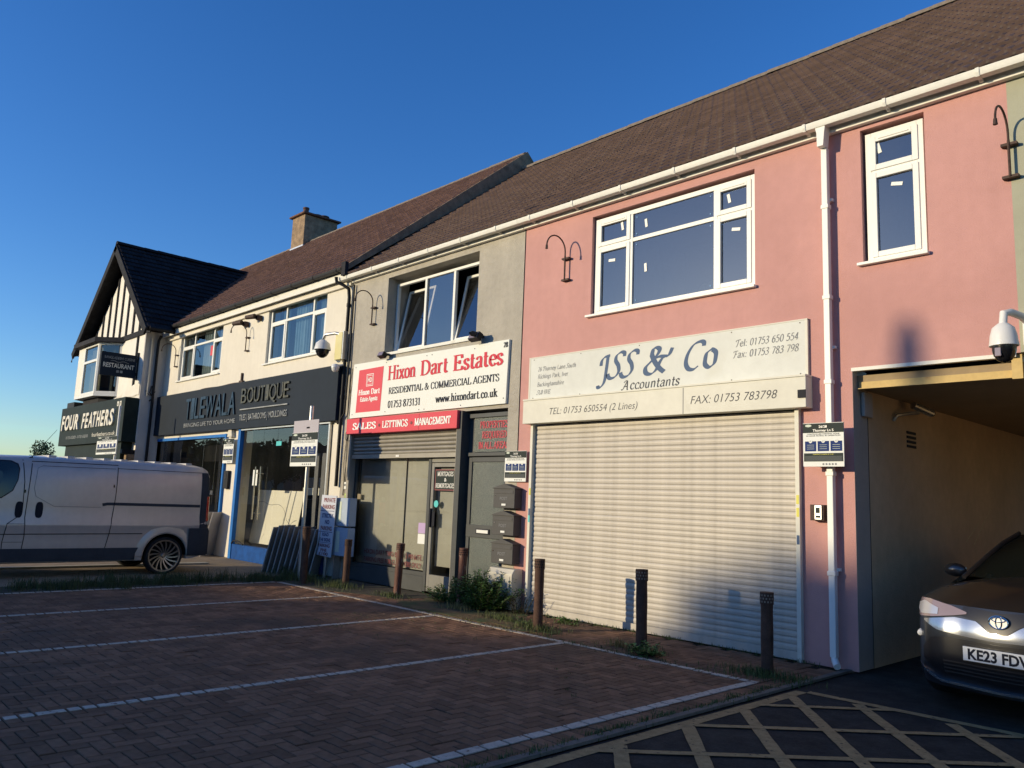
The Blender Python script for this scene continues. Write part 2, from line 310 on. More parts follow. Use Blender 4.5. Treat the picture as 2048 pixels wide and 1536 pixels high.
# ------------------------------------------------------------------ lettering
# skeleton glyphs, cap height 1; 's' = smooth curve, 'l' = straight; '<' / '>' = serif at the start / end
G = {
'A': (.76, [('l<', [(.03, 0), (.37, 1)]), ('l>', [(.37, 1), (.72, 0)]), ('l', [(.15, .34), (.6, .34)])]),
'B': (.68, [('l<>', [(.15, 0), (.15, 1)]), ('s', [(.15, .98), (.45, .95), (.52, .76), (.42, .57), (.15, .53)]), ('s', [(.3, .53), (.52, .47), (.6, .27), (.5, .05), (.15, .02)])]),
'C': (.74, [('s', [(.66, .72), (.6, .92), (.4, .99), (.18, .87), (.09, .5), (.18, .13), (.4, .01), (.58, .06), (.68, .26)])]),
'D': (.80, [('l<>', [(.15, 0), (.15, 1)]), ('s', [(.15, .98), (.45, .95), (.66, .76), (.71, .5), (.66, .24), (.45, .05), (.15, .02)])]),
'E': (.70, [('l<>', [(.15, 0), (.15, 1)]), ('l', [(.15, .97), (.6, .97)]), ('l', [(.59, .99), (.62, .76)]), ('l', [(.15, .52), (.47, .52)]), ('l', [(.45, .64), (.45, .4)]), ('l', [(.15, .03), (.6, .03)]), ('l', [(.60, .01), (.66, .26)])]),
'F': (.63, [('l<>', [(.15, 0), (.15, 1)]), ('l', [(.15, .97), (.58, .97)]), ('l', [(.57, .99), (.6, .76)]), ('l', [(.15, .5), (.45, .5)])]),
'G': (.80, [('s', [(.66, .74), (.6, .92), (.4, .99), (.18, .87), (.09, .5), (.18, .13), (.4, .01), (.56, .05), (.66, .14)]), ('l>', [(.66, .1), (.66, .42)])]),
'H': (.82, [('l<>', [(.15, 0), (.15, 1)]), ('l<>', [(.67, 0), (.67, 1)]), ('l', [(.15, .52), (.67, .52)])]),
'I': (.36, [('l<>', [(.18, 0), (.18, 1)])]),
'J': (.55, [('l>', [(.36, .2), (.36, 1)]), ('s', [(.36, .25), (.33, .05), (.2, -.02), (.06, .08)])]),
'K': (.80, [('l<>', [(.15, 0), (.15, 1)]), ('l>', [(.2, .42), (.62, 1)]), ('l>', [(.35, .6), (.7, 0)])]),
'L': (.66, [('l<>', [(.15, 0), (.15, 1)]), ('l', [(.15, .03), (.58, .03)]), ('l', [(.57, .01), (.63, .28)])]),
'M': (.98, [('l<>', [(.14, 0), (.14, 1)]), ('l', [(.14, 1), (.48, .05)]), ('l', [(.48, .05), (.82, 1)]), ('l<>', [(.82, 0), (.82, 1)])]),
'N': (.80, [('l<>', [(.14, 0), (.14, 1)]), ('l', [(.14, 1), (.66, .02)]), ('l>', [(.66, .02), (.66, 1)])]),
'O': (.80, [('s', [(.4, .99), (.18, .87), (.09, .5), (.18, .13), (.4, .01), (.62, .13), (.71, .5), (.62, .87), (.4, .99)])]),
'P': (.66, [('l<>', [(.15, 0), (.15, 1)]), ('s', [(.15, .98), (.45, .95), (.56, .73), (.45, .5), (.15, .46)])]),
'Q': (.80, [('s', [(.4, .99), (.18, .87), (.09, .5), (.18, .13), (.4, .01), (.62, .13), (.71, .5), (.62, .87), (.4, .99)]), ('l', [(.42, .06), (.72, -.18)])]),
'R': (.76, [('l<>', [(.15, 0), (.15, 1)]), ('s', [(.15, .98), (.45, .95), (.55, .75), (.45, .54), (.15, .5)]), ('l>', [(.38, .5), (.68, 0)])]),
'S': (.60, [('s', [(.5, .74), (.44, .93), (.28, .99), (.12, .86), (.15, .65), (.34, .5), (.5, .36), (.52, .17), (.38, .02), (.22, .01), (.09, .1), (.06, .28)])]),
'T': (.70, [('l<', [(.35, 0), (.35, .97)]), ('l', [(.06, .97), (.64, .97)]), ('l', [(.06, .99), (.03, .76)]), ('l', [(.64, .99), (.67, .76)])]),
'U': (.80, [('l>', [(.15, .3), (.15, 1)]), ('s', [(.15, .34), (.2, .1), (.4, .01), (.6, .1), (.65, .34)]), ('l>', [(.65, .3), (.65, 1)])]),
'V': (.76, [('l<', [(.05, 1), (.38, 0)]), ('l>', [(.38, 0), (.7, 1)])]),
'a': (.50, [('s', [(.08, .5), (.16, .64), (.3, .66), (.38, .55), (.38, .3), (.38, .08), (.48, .03)]), ('s', [(.38, .4), (.2, .34), (.07, .2), (.12, .03), (.25, .02), (.38, .14)])]),
'b': (.56, [('l', [(.12, 0), (.12, 1)]), ('s', [(.12, .5), (.28, .65), (.45, .52), (.46, .2), (.3, .01), (.12, .08)])]),
'c': (.47, [('s', [(.42, .5), (.36, .63), (.24, .66), (.09, .5), (.08, .2), (.22, .01), (.34, .02), (.43, .14)])]),
'd': (.57, [('l>', [(.42, 0), (.42, 1)]), ('s', [(.42, .52), (.28, .66), (.1, .52), (.08, .2), (.22, .01), (.42, .12)])]),
'e': (.48, [('s', [(.08, .38), (.42, .38), (.4, .56), (.25, .66), (.1, .52), (.08, .22), (.22, .01), (.36, .03), (.43, .15)])]),
'f': (.36, [('l<', [(.15, 0), (.15, .8)]), ('s', [(.15, .75), (.2, .95), (.32, .98), (.38, .9)]), ('l', [(.02, .62), (.32, .62)])]),
'g': (.52, [('s', [(.24, .65), (.08, .52), (.1, .32), (.24, .25), (.38, .33), (.4, .52), (.24, .65)]), ('s', [(.2, .25), (.1, .1), (.3, .04), (.44, -.05), (.36, -.24), (.15, -.26), (.06, -.12), (.2, .02)]), ('l', [(.36, .62), (.5, .64)])]),
'h': (.57, [('l<>', [(.12, 0), (.12, 1)]), ('s', [(.12, .48), (.28, .65), (.41, .58), (.43, .4)]), ('l>', [(.43, .45), (.43, 0)])]),
'i': (.28, [('l<>', [(.14, 0), (.14, .66)]), ('l', [(.14, .85), (.14, .99)])]),
'k': (.57, [('l<>', [(.12, 0), (.12, 1)]), ('l>', [(.14, .28), (.42, .66)]), ('l>', [(.24, .42), (.5, 0)])]),
'l': (.28, [('l<>', [(.14, 0), (.14, 1)])]),
'm': (.86, [('l<>', [(.12, 0), (.12, .66)]), ('s', [(.12, .5), (.27, .65), (.39, .58), (.41, .4)]), ('l>', [(.41, .45), (.41, 0)]), ('s', [(.41, .5), (.56, .65), (.68, .58), (.7, .4)]), ('l>', [(.7, .45), (.7, 0)])]),
'n': (.57, [('l<>', [(.12, 0), (.12, .66)]), ('s', [(.12, .48), (.28, .65), (.41, .58), (.43, .4)]), ('l>', [(.43, .45), (.43, 0)])]),
'o': (.52, [('s', [(.26, .66), (.1, .54), (.07, .33), (.1, .12), (.26, .01), (.42, .12), (.45, .33), (.42, .54), (.26, .66)])]),
'r': (.42, [('l<>', [(.12, 0), (.12, .66)]), ('s', [(.12, .44), (.24, .64), (.38, .6)])]),
's': (.42, [('s', [(.34, .5), (.3, .63), (.18, .66), (.07, .55), (.12, .4), (.28, .28), (.35, .15), (.26, .02), (.14, .01), (.05, .16)])]),
't': (.35, [('s', [(.15, .9), (.15, .5), (.15, .12), (.24, .01), (.34, .08)]), ('l', [(.03, .62), (.32, .62)])]),
'u': (.57, [('s', [(.12, .64), (.12, .25), (.18, .04), (.3, .03), (.42, .18)]), ('l<>', [(.42, 0), (.42, .64)])]),
'v': (.52, [('l<', [(.05, .66), (.26, 0)]), ('l>', [(.26, 0), (.46, .66)])]),
'w': (.76, [('l<', [(.04, .66), (.22, 0)]), ('l', [(.22, 0), (.38, .62)]), ('l', [(.38, .62), (.56, 0)]), ('l>', [(.56, 0), (.72, .66)])]),
'x': (.53, [('l<>', [(.06, .66), (.46, 0)]), ('l<>', [(.06, 0), (.45, .66)])]),
'y': (.52, [('l<', [(.06, .66), (.26, .05)]), ('s', [(.46, .66), (.3, .15), (.2, -.2), (.06, -.24)])]),
'0': (.52, [('s', [(.26, .99), (.12, .85), (.07, .5), (.12, .15), (.26, .01), (.4, .15), (.45, .5), (.4, .85), (.26, .99)])]),
'1': (.52, [('l<', [(.28, 0), (.28, .98)]), ('l', [(.1, .84), (.28, .98)])]),
'2': (.52, [('s', [(.08, .76), (.14, .94), (.27, .99), (.42, .86), (.38, .6), (.22, .3), (.07, .05)]), ('l', [(.07, .04), (.46, .04)])]),
'3': (.52, [('s', [(.09, .86), (.24, .99), (.4, .88), (.36, .64), (.2, .54), (.38, .46), (.43, .22), (.3, .03), (.14, .01), (.06, .12)])]),
'4': (.52, [('l<', [(.34, 0), (.34, .98)]), ('l', [(.34, .98), (.05, .28)]), ('l', [(.05, .28), (.48, .28)])]),
'5': (.52, [('l', [(.42, .96), (.16, .96)]), ('l', [(.16, .97), (.11, .56)]), ('s', [(.11, .56), (.28, .6), (.43, .45), (.42, .2), (.28, .02), (.14, .01), (.06, .1)])]),
'6': (.52, [('s', [(.42, .95), (.2, .82), (.08, .45), (.1, .15), (.26, .01), (.42, .14), (.43, .42), (.3, .58), (.1, .42)])]),
'7': (.52, [('l', [(.07, .96), (.45, .96)]), ('l', [(.45, .96), (.2, 0)])]),
'8': (.52, [('s', [(.26, .54), (.1, .7), (.12, .9), (.26, .99), (.4, .9), (.41, .7), (.26, .54), (.09, .36), (.08, .12), (.26, .01), (.44, .12), (.43, .36), (.26, .54)])]),
'9': (.52, [('s', [(.1, .05), (.32, .18), (.44, .55), (.42, .85), (.26, .99), (.1, .86), (.09, .58), (.22, .42), (.42, .58)])]),
'&': (.86, [('s', [(.72, .5), (.62, .22), (.42, .02), (.2, .01), (.07, .17), (.12, .4), (.38, .58), (.47, .78), (.38, .97), (.24, .95), (.2, .75), (.35, .45), (.58, .15), (.8, .02)]), ('l', [(.58, .52), (.84, .52)])]),
'.': (.26, [('l', [(.12, 0), (.12, .12)])]), ',': (.26, [('l', [(.14, .1), (.08, -.14)])]),
':': (.26, [('l', [(.12, 0), (.12, .12)]), ('l', [(.12, .5), (.12, .62)])]), ' ': (.30, []),
}
GC = dict(G)   # chancery variants
GC['S'] = (.56, [('s', [(.56, .82), (.54, .96), (.38, 1.0), (.2, .88), (.19, .68), (.34, .48), (.4, .24), (.28, .04), (.08, -.02), (-.05, .05), (-.1, .18)])])
GC['C'] = (.68, [('s', [(.66, .82), (.64, .95), (.5, 1.0), (.26, .9), (.09, .58), (.07, .25), (.2, .03), (.4, -.01), (.56, .1)])])
def _unslant(P): return [(x-.16*y, y) for x, y in P]
GC['J'] = (.50, [('s', _unslant([(.0, -.26), (.02, -.34), (.17, -.31), (.32, -.09), (.40, .37), (.47, .90)])), ('s', _unslant([(.14, .54), (.18, .74), (.32, .88), (.57, .93)]))])
GC['&'] = (.98, [('s', _unslant([(.26, .73), (.32, .97), (.45, 1.02), (.54, .93), (.46, .73), (.23, .48), (.04, .26), (.06, .04), (.24, -.01), (.42, .14), (.56, .45), (.70, .62), (.87, .67), (.99, .94)])), ('s', _unslant([(.26, .76), (.37, .46), (.54, .18), (.70, .02)])), ('s', _unslant([(.38, .59), (.55, .65), (.74, .63)]))])
GC['A'] = (.78, [('s', [(-.12, .08), (.0, .0), (.16, .3), (.42, .98)]), ('s', [(.42, .98), (.48, .5), (.54, .04), (.64, .02)]), ('l', [(.12, .36), (.52, .36)]), ('s', [(.08, .78), (.2, .95), (.42, .98)])])
GC['T'] = (.62, [('s', [(.1, .02), (.22, .06), (.34, .5), (.4, .95)]), ('s', [(.02, .72), (.08, .92), (.3, .96), (.7, 1.0)])])
GC['F'] = (.60, [('s', [(.02, .02), (.14, .06), (.26, .5), (.34, .95)]), ('s', [(-.02, .76), (.06, .94), (.3, .96), (.62, 1.0)]), ('l', [(.24, .52), (.5, .55)])])
def smooth_pts(P, n=5):
    out = []
    for i in range(len(P)-1):
        p0 = P[max(i-1, 0)]; p1 = P[i]; p2 = P[i+1]; p3 = P[min(i+2, len(P)-1)]
        for k in range(n):
            t = k/n
            out.append(tuple(.5*((2*p1[a]) + (-p0[a]+p2[a])*t + (2*p0[a]-5*p1[a]+4*p2[a]-p3[a])*t*t + (-p0[a]+3*p1[a]-3*p2[a]+p3[a])*t**3) for a in (0, 1)))
    out.append(P[-1]); return out
def ribbon(mb, P, w, t, ang, place):
    L, R = [], []; closed = len(P) > 3 and math.dist(P[0], P[-1]) < 1e-6
    for i, p in enumerate(P):
        if closed and i in (0, len(P)-1): a, b = P[-2], P[1]
        else: a, b = P[max(i-1, 0)], P[min(i+1, len(P)-1)]
        dx, dy = b[0]-a[0], b[1]-a[1]; l = math.hypot(dx, dy) or 1; dx, dy = dx/l, dy/l
        th = math.atan2(dy, dx); hw = (t + (w-t)*abs(sin(th-ang)))/2
        L.append((p[0]-dy*hw, p[1]+dx*hw)); R.append((p[0]+dy*hw, p[1]-dx*hw))
    for i in range(len(P)-1): mb.quad(*[place(q) for q in (L[i], R[i], R[i+1], L[i+1])])
def letters(name, s, x0, x1, z0, h, y, mat, parent, style='serif', w=None, t=None, slope=0, mb=None):
    """skeleton lettering in the XZ plane at depth y, baseline from (x0,z0), cap height h, stretched to end at x1"""
    ch = style == 'chancery'; GG = GC if ch else G
    w = w if w is not None else (.16 if ch else .20); t = t if t is not None else (.055 if ch else .075)
    ang = radians(38) if ch else radians(10); sl_ = .16 if ch else 0
    tot = sum(GG[c][0] + (.04 if ch else .03) for c in s); sx = (x1-x0)/tot/h
    own = mb is None; mb = mb or MB(); cx = 0; k = 0
    for c in s:
        adv, st = GG[c]
        for fl, pts in st:
            k += 1; yy = y - .0004*(k % 6)
            def place(q): X = x0 + (cx*1.0 + q[0] + sl_*q[1])*h*sx; return (X, yy, z0 + q[1]*h + slope*(X-x0))
            P = smooth_pts(pts) if fl[0] == 's' else pts
            ribbon(mb, P, w/ (sx if sx > .3 else 1) if False else w, t, ang, place)
            if not ch:
                for mark, q, other in (('<', pts[0], pts[1]), ('>', pts[-1], pts[-2])):
                    if mark in fl:
                        zz = q[1] + (.025 if q[1] < .3 else -.025)
                        def pl2(p): X = x0 + (cx + p[0])*h*sx; return (X, yy-.0002, z0+p[1]*h)
                        e = w*.5+.07; ribbon(mb, [(q[0]-e, zz), (q[0]+e, zz)], .05, .05, 0, pl2)
        cx += adv + (.04 if ch else .03)
    if own: return mb.build(name, mat, parent, kind='stuff' if len(s.replace(' ', '')) > 1 else None)
def big_letters(s, x0, x1, z0, h, y, mat, parent, style='serif', **k):
    GG = GC if style == 'chancery' else G; pad = .04 if style == 'chancery' else .03
    tot = sum(GG[c][0]+pad for c in s); X = x0
    for c in s:
        wd = (x1-x0)*(GG[c][0]+pad)/tot
        if c != ' ': letters("letter", c, X, X+wd, z0, h, y, mat, parent, style=style, **k)
        X += wd
FONT_H = None
def sans(name, s, x0, x1, z0, h, y, mat, parent, extrude=0, bold=0, shear=0, plane='y', mirror=False, pts_only=False):
    """built-in font text set between x0 and x1, cap height h, on plane y=const (facing -y) or, plane='x', on x=const facing +x (x0,x1 are y values)"""
    global FONT_H
    def mesh_of(txt, b=0, ex=0, sh=0):
        cu = bpy.data.curves.new("t", 'FONT'); cu.body = txt; cu.offset = b; cu.extrude = ex; cu.shear = sh; cu.resolution_u = 3
        ob = bpy.data.objects.new("t", cu); COL.objects.link(ob)
        me = bpy.data.meshes.new_from_object(ob); bpy.data.objects.remove(ob); bpy.data.curves.remove(cu); return me
    if FONT_H is None:
        m0 = mesh_of("H"); FONT_H = max(v.co.y for v in m0.vertices); bpy.data.meshes.remove(m0)
    me = mesh_of(s, bold, 0, shear)
    xs = [v.co.x for v in me.vertices]; a, b = min(xs), max(xs); sc = h/FONT_H; fx = (x1-x0)/(b-a)
    off = origin(parent) if parent else Vector((0, 0, 0))
    base = [((v.co.x-a)*fx+x0, v.co.y*sc+z0) for v in me.vertices]
    faces = [tuple(p.vertices) for p in me.polygons]
    bpy.data.meshes.remove(me)
    V = []; Fc = []
    def put(yy):
        for (u, z) in base: V.append((u, yy, z) if plane == 'y' else (yy, u, z))
    if extrude:
        sgn = -1 if plane == 'y' else 1
        put(y); put(y + sgn*extrude); n = len(base)
        Fc += [tuple(i+n for i in f) for f in faces]
        from collections import Counter
        ed = Counter()
        for f in faces:
            for i in range(len(f)): ed[(f[i], f[(i+1) % len(f)])] += 1
        for (i, j) in ed:
            if (j, i) not in ed: Fc.append((i, j, j+n, i+n))
    else: put(y); Fc = faces
    mb = MB(); mb.v = V; mb.f = Fc
    return mb.build(name, mat, parent, kind='stuff' if name == 'lettering' and len(s.replace(' ', '')) > 1 else None)

def sans_each(s, x0, x1, z0, h, y, mat, parent, extrude=0, bold=0, shear=0):
    """one part per letter, proportionally spaced"""
    WD = {'I': .6, 'T': .85, 'L': .8, 'E': .85, 'F': .8, 'W': 1.4, 'Q': 1.15, 'O': 1.15}
    tot = sum(WD.get(c, 1) for c in s); X = x0
    for c in s:
        w_ = (x1-x0)*WD.get(c, 1)/tot; g_ = .10*(x1-x0)/tot
        sans("letter", c, X+g_*.5, X+w_-g_*.5, z0, h, y, mat, parent, extrude, bold, shear); X += w_

# ------------------------------------------------------------------ ground
FY = 8.5
MB().quad((-900, -900, -.05), (900, -900, -.05), (900, 900, -.05), (-900, 900, -.05)).build("ground", M("distant_ground", (.09, .09, .06), .95, var=.2, vs=.05), kind="structure")
MB().quad((-3.72, -30, -.02), (30, -30, -.02), (30, 30, -.02), (-3.72, 30, -.02)).build("asphalt_driveway", ASPH, kind="structure")
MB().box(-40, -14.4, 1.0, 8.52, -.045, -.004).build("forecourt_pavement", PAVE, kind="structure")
MB().box(-60, 30, -26, -2.2, -.045, -.025).build("road", ASPH, kind="structure")
MB().box(-14.4, -13.52, -2.2, 8.52, -.045, -.008).build("soil_verge", DIRT, kind="structure")
paving = MB().box(-13.52, -3.72, -2.2, 8.5, -.045, -.011).build("block_paving", SAND, kind="structure")
blocks = []; cut_blocks = []                     # (cx, cy, horizontal)
CX0, CY0 = -13.5, -1.95
def cells():
    for i in range(95):
        for j in range(105):
            m = (i + j) % 4
            if m == 0: yield i, j, 1
            elif m == 2: yield i, j, 0
runs = []
for i, j, hz in cells():
    x0 = CX0 + .1*i; y0 = CY0 + .1*j; x1 = x0 + (.2 if hz else .1); y1 = y0 + (.1 if hz else .2)
    if x0 > -4.11: continue
    if y1 > 8.49: continue
    if x1 > -4.09: cut_blocks.append(((x0-4.1)/2, (y0+y1)/2)); continue
    c = ((x0+x1)/2, (y0+y1)/2)
    q = proj((c[0], c[1], 0))
    if q is None or not (-60 < q[0] < 1084 and -60 < q[1] < 860): continue
    blocks.append((q[2], c[0], c[1], hz))
for k in range(110):             # soldier course along the kerb
    y0 = -1.95 + .1*k
    if y0 > 8.3: break
    q = proj((-3.89, y0+.05, 0))
    if q is None or not (-60 < q[0] < 1084 and -60 < q[1] < 860): continue
    blocks.append((q[2], -3.89, y0+.05, 1))
for k in range(60):              # stretcher course carrying the outer line
    y0 = -1.95+.2*k+.04; q = proj((-4.05, y0+.1, 0))
    if y0 > 8.2 or q is None or not (-60 < q[0] < 1084 and -60 < q[1] < 860): continue
    blocks.append((q[2], -4.05, y0+.1, 0))
blocks.sort()
bmesh_ = MB()
B = .004
def block_geo(mb, M4):
    hx, hy = .0965, .0465
    P = [(-hx, -hy, -.02), (hx, -hy, -.02), (hx, hy, -.02), (-hx, hy, -.02), (-hx, -hy, -B), (hx, -hy, -B), (hx, hy, -B), (-hx, hy, -B),
         (-hx+B, -hy+B, 0), (hx-B, -hy+B, 0), (hx-B, hy-B, 0), (-hx+B, hy-B, 0)]
    n = len(mb.v); mb.v += [tuple(M4 @ Vector(p)) for p in P]
    for f in ((0, 1, 5, 4), (1, 2, 6, 5), (2, 3, 7, 6), (3, 0, 4, 7), (4, 5, 9, 8), (5, 6, 10, 9), (6, 7, 11, 10), (7, 4, 8, 11), (8, 9, 10, 11)): mb.f.append(tuple(n+i for i in f))
rest = MB(); protoB = None; nb = 0
for x, y in cut_blocks: block_geo(rest, Matrix.Translation((x, y, 0)) @ Matrix.Diagonal((.5, 1, 1, 1)))
for d, x, y, hz in blocks:
    sink = .006 if random.random() < .04 else 0
    z = random.uniform(-.0015, .0015) - sink
    e = (random.gauss(0, .006), random.gauss(0, .006), (0 if hz else pi/2) + random.gauss(0, .008))
    inview = proj((x, y, 0)); vis = 0 <= inview[0] <= 1024 and inview[1] <= 775
    if nb < 296 and vis:
        if protoB is None:
            m = MB(); block_geo(m, Matrix.Identity(4)); protoB = m.build("brick", BRICKP, paving); o = protoB
        else: o = protoB.copy(); COL.objects.link(o)
        o.parent = paving; o.location = (x, y, z); o.rotation_euler = e; nb += 1
    else:
        block_geo(rest, Matrix.Translation((x, y, z)) @ Matrix.Rotation(e[2], 4, 'Z') @ Matrix.Rotation(e[0], 4, 'X'))
rest.build("brick_field", BRICKP, paving, kind="stuff")
# painted bay lines follow the blocks they were painted on
def occ(i, j): return (i + j) % 4
def paint_line(name, label, cells_, vertical):
    mb = MB()
    k = 0
    while k < len(cells_):
        i, j = cells_[k]; m = occ(i, j)
        L = 1
        if vertical and m == 2 and k+1 < len(cells_): L = 2
        if not vertical and m == 0 and k+1 < len(cells_): L = 2
        x0 = CX0+.1*i; y0 = CY0+.1*j
        if True:
            g = .011; r = lambda: random.uniform(-.004, .004)
            if vertical: a = [(x0+g+r(), y0+g), (x0+.1-g+r(), y0+g), (x0+.1-g+r(), y0+.1*L-g), (x0+g+r(), y0+.1*L-g)]
            else: a = [(x0+g, y0+g+r()), (x0+.1*L-g, y0+g+r()), (x0+.1*L-g, y0+.1-g+r()), (x0+g, y0+.1-g+r())]
            mb.prism(a, 2, -.002, .0045)
        k += L
    return mb.build(name, LINEW, kind="structure")
ol = MB()
for k in range(46):
    y0 = -1.95+.2*k+.04
    if y0 > 7.0: break
    j4 = [random.uniform(-.005, .005) for _ in range(4)]; g2 = .011 if y0 < 6 else .001
    ol.prism([(-4.094+j4[0], y0+g2), (-4.004+j4[1], y0+g2), (-4.004+j4[2], y0+.2-g2), (-4.094+j4[3], y0+.2-g2)], 2, -.002, .0045)
ol.build("bay_line", LINEW, kind="structure")
for cx in (-6.5, -8.9, -11.3, -13.5):
    i = round((cx-CX0)/.1); paint_line("bay_line", "", [(i, j) for j in range(0, 90)], True)
paint_line("bay_end_line", "", [(i, 90) for i in range(1, 95)], False)
kb = MB(); yk = -2.2
while yk < 8.3: kb.box(-3.785, -3.72, yk+.004, yk+.896, -.045, .012); yk += .9
kb.build("kerb", KERBM, kind="structure")
kb2 = MB(); kb2.box(-17.3, -17.14, 3.0, 7.4, -.02, .03); kb2.build("sunlit_kerb_strip", M("sunlit_kerb", (.5, .46, .36), .9, var=.1), kind="structure")  # sunlight on the ground line beyond the van is put into this pale colour
# worn yellow box hatching
def strip(mb, a, b, w, z=-.0155):
    a, b = Vector((*a, z)), Vector((*b, z)); d = (b-a).normalized(); n = Vector((-d.y, d.x, 0))*w/2
    N = max(2, int((b-a).length/.12)); P = [a+(b-a)*(k/N) for k in range(N+1)]
    jl = [random.uniform(-.006, .006) for _ in P]; jr = [random.uniform(-.006, .006) for _ in P]
    for k in range(N): mb.quad(tuple(P[k]-n*(1+jl[k]*12)), tuple(P[k+1]-n*(1+jl[k+1]*12)), tuple(P[k+1]+n*(1+jr[k+1]*12)), tuple(P[k]+n*(1+jr[k]*12)))
yb = MB()
strip(yb, (-3.64, -2), (-3.62, 7.2), .11); strip(yb, (-3.57, 7.22), (2.5, 7.40), .10, -.0135)
hat = []
for k in range(9):
    y = 6.98 - .805*k; x1 = 2.5; hat.append(((-3.58, y-.05), (min(x1, -3.58+(y+2)/1.15), max(-2, y-.05-1.15*(x1+3.58)))))
for k in range(1, 7): hat.append(((-3.85+.74*k+.02, 7.15), (-3.85+.74*k+7/1.15, .1)))
m1 = MB()
for a, b in hat: strip(m1, a, b, .10, -.0115)
m2 = MB()
for k in range(9):
    y = 6.33 - 1.04*k; x2 = -3.6 + (7.2-y)/1.11
    strip(m2, (-3.6, y+.04), (x2, 7.2), .075, -.0095)
for mm, nm in ((yb, "yellow_box_border"), (m1, "yellow_box_hatching"), (m2, "yellow_box_hatching")): mm.build(nm, ASPHY, kind="structure")

# ------------------------------------------------------------------ building helpers
def wall(name, mat, parent, x0, x1, z0, z1, y, t=.25, holes=(), bev=0):
    xs = sorted({x0, x1, *[h[0] for h in holes], *[h[1] for h in holes]}); zs = sorted({z0, z1, *[h[2] for h in holes], *[h[3] for h in holes]})
    xs = [x for x in xs if x0 <= x <= x1]; zs = [z for z in zs if z0 <= z <= z1]
    hole = lambda x, z: any(h[0] < x < h[1] and h[2] < z < h[3] for h in holes)
    mb = MB()
    def solid(i, k):
        if i < 0 or k < 0 or i >= len(xs)-1 or k >= len(zs)-1: return False
        return not hole((xs[i]+xs[i+1])/2, (zs[k]+zs[k+1])/2)
    for i in range(len(xs)-1):
        for k in range(len(zs)-1):
            if not solid(i, k): continue
            a, b, c, d = xs[i], xs[i+1], zs[k], zs[k+1]
            mb.quad((a, y, c), (b, y, c), (b, y, d), (a, y, d)); mb.quad((a, y+t, d), (b, y+t, d), (b, y+t, c), (a, y+t, c))
            if not solid(i-1, k): mb.quad((a, y, d), (a, y+t, d), (a, y+t, c), (a, y, c))
            if not solid(i+1, k): mb.quad((b, y, c), (b, y+t, c), (b, y+t, d), (b, y, d))
            if not solid(i, k-1): mb.quad((a, y, c), (a, y+t, c), (b, y+t, c), (b, y, c))
            if not solid(i, k+1): mb.quad((a, y, d), (b, y, d), (b, y+t, d), (a, y+t, d))
    return mb.build(name, mat, parent)
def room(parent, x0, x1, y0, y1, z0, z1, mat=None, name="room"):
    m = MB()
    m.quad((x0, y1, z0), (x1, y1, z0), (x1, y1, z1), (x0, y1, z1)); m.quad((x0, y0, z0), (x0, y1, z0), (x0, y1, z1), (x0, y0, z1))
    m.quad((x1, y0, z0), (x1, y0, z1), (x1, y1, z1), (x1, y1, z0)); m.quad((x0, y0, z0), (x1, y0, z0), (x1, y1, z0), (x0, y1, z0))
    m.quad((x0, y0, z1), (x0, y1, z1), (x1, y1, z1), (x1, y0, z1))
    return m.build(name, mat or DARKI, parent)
def bars(mb, x0, x1, z0, z1, w, y0, y1, wb=None):
    wb = wb or w
    mb.box(x0, x0+w, y0, y1, z0, z1); mb.box(x1-w, x1, y0, y1, z0, z1); mb.box(x0+w, x1-w, y0, y1, z0, z0+wb); mb.box(x0+w, x1-w, y0, y1, z1-w, z1)
def window(parent, x0, x1, z0, z1, y, mull, tran, sashes, mat, pane, fw_=.066, sill=True, sillm=None, vents=()):
    """mull: mullion centres; tran: one transom height (or None) per column; sashes: set of (col, row) with an opening sash"""
    m = MB(); bars(m, x0, x1, z0, z1, fw_, y, y+.06)
    ed = [x0+fw_] + [v for c in mull for v in (c-.028, c+.028)] + [x1-fw_]
    for c in mull: m.box(c-.028, c+.028, y+.001, y+.059, z0+fw_, z1-fw_)
    cells_ = []
    for k in range(len(mull)+1):
        a, b = ed[2*k], ed[2*k+1]; t = tran[k]
        if t is None: cells_.append((k, 0, a, b, z0+fw_, z1-fw_))
        else:
            m.box(a, b, y+.002, y+.058, t-.028, t+.028)
            cells_.append((k, 0, a, b, z0+fw_, t-.028)); cells_.append((k, 1, a, b, t+.028, z1-fw_))
    w = m.build("window", mat, parent, bevel=.004)
    for k, r, a, b, c, d in cells_:
        if (k, r) in sashes:
            s = MB(); bars(s, a-.012, b+.012, c-.012, d+.012, .062, y-.012, y+.04)
            if (k, r) in vents: s.box(a+.08, b-.08, y-.02, y-.0125, d-.028, d-.014)
            s.build("sash", mat, w, bevel=.006); a += .04; b -= .04; c += .04; d -= .04
        p = MB(); p.quad((a, y+.022, c), (b, y+.022, c), (b, y+.022, d), (a, y+.022, d)); p.build("pane", pane, w)
    if sill: MB().box(x0-.08, x1+.04, y-.115, y+.05, z0-.036, z0-.002).build("sill", sillm or mat, w, bevel=.006)
    return w
def curtain(parent, x0, x1, z0, z1, y, mat, folds=14, name="curtain"):
    rows = []; n = folds*8
    for z in (z0, z1): rows.append([(x0+(x1-x0)*k/n, y+.03*sin(k/8*2*pi+.6*sin(k*.13))+.008*sin(k*1.7), z) for k in range(n+1)])
    return MB().grid(rows).build(name, mat, parent, smooth='all')
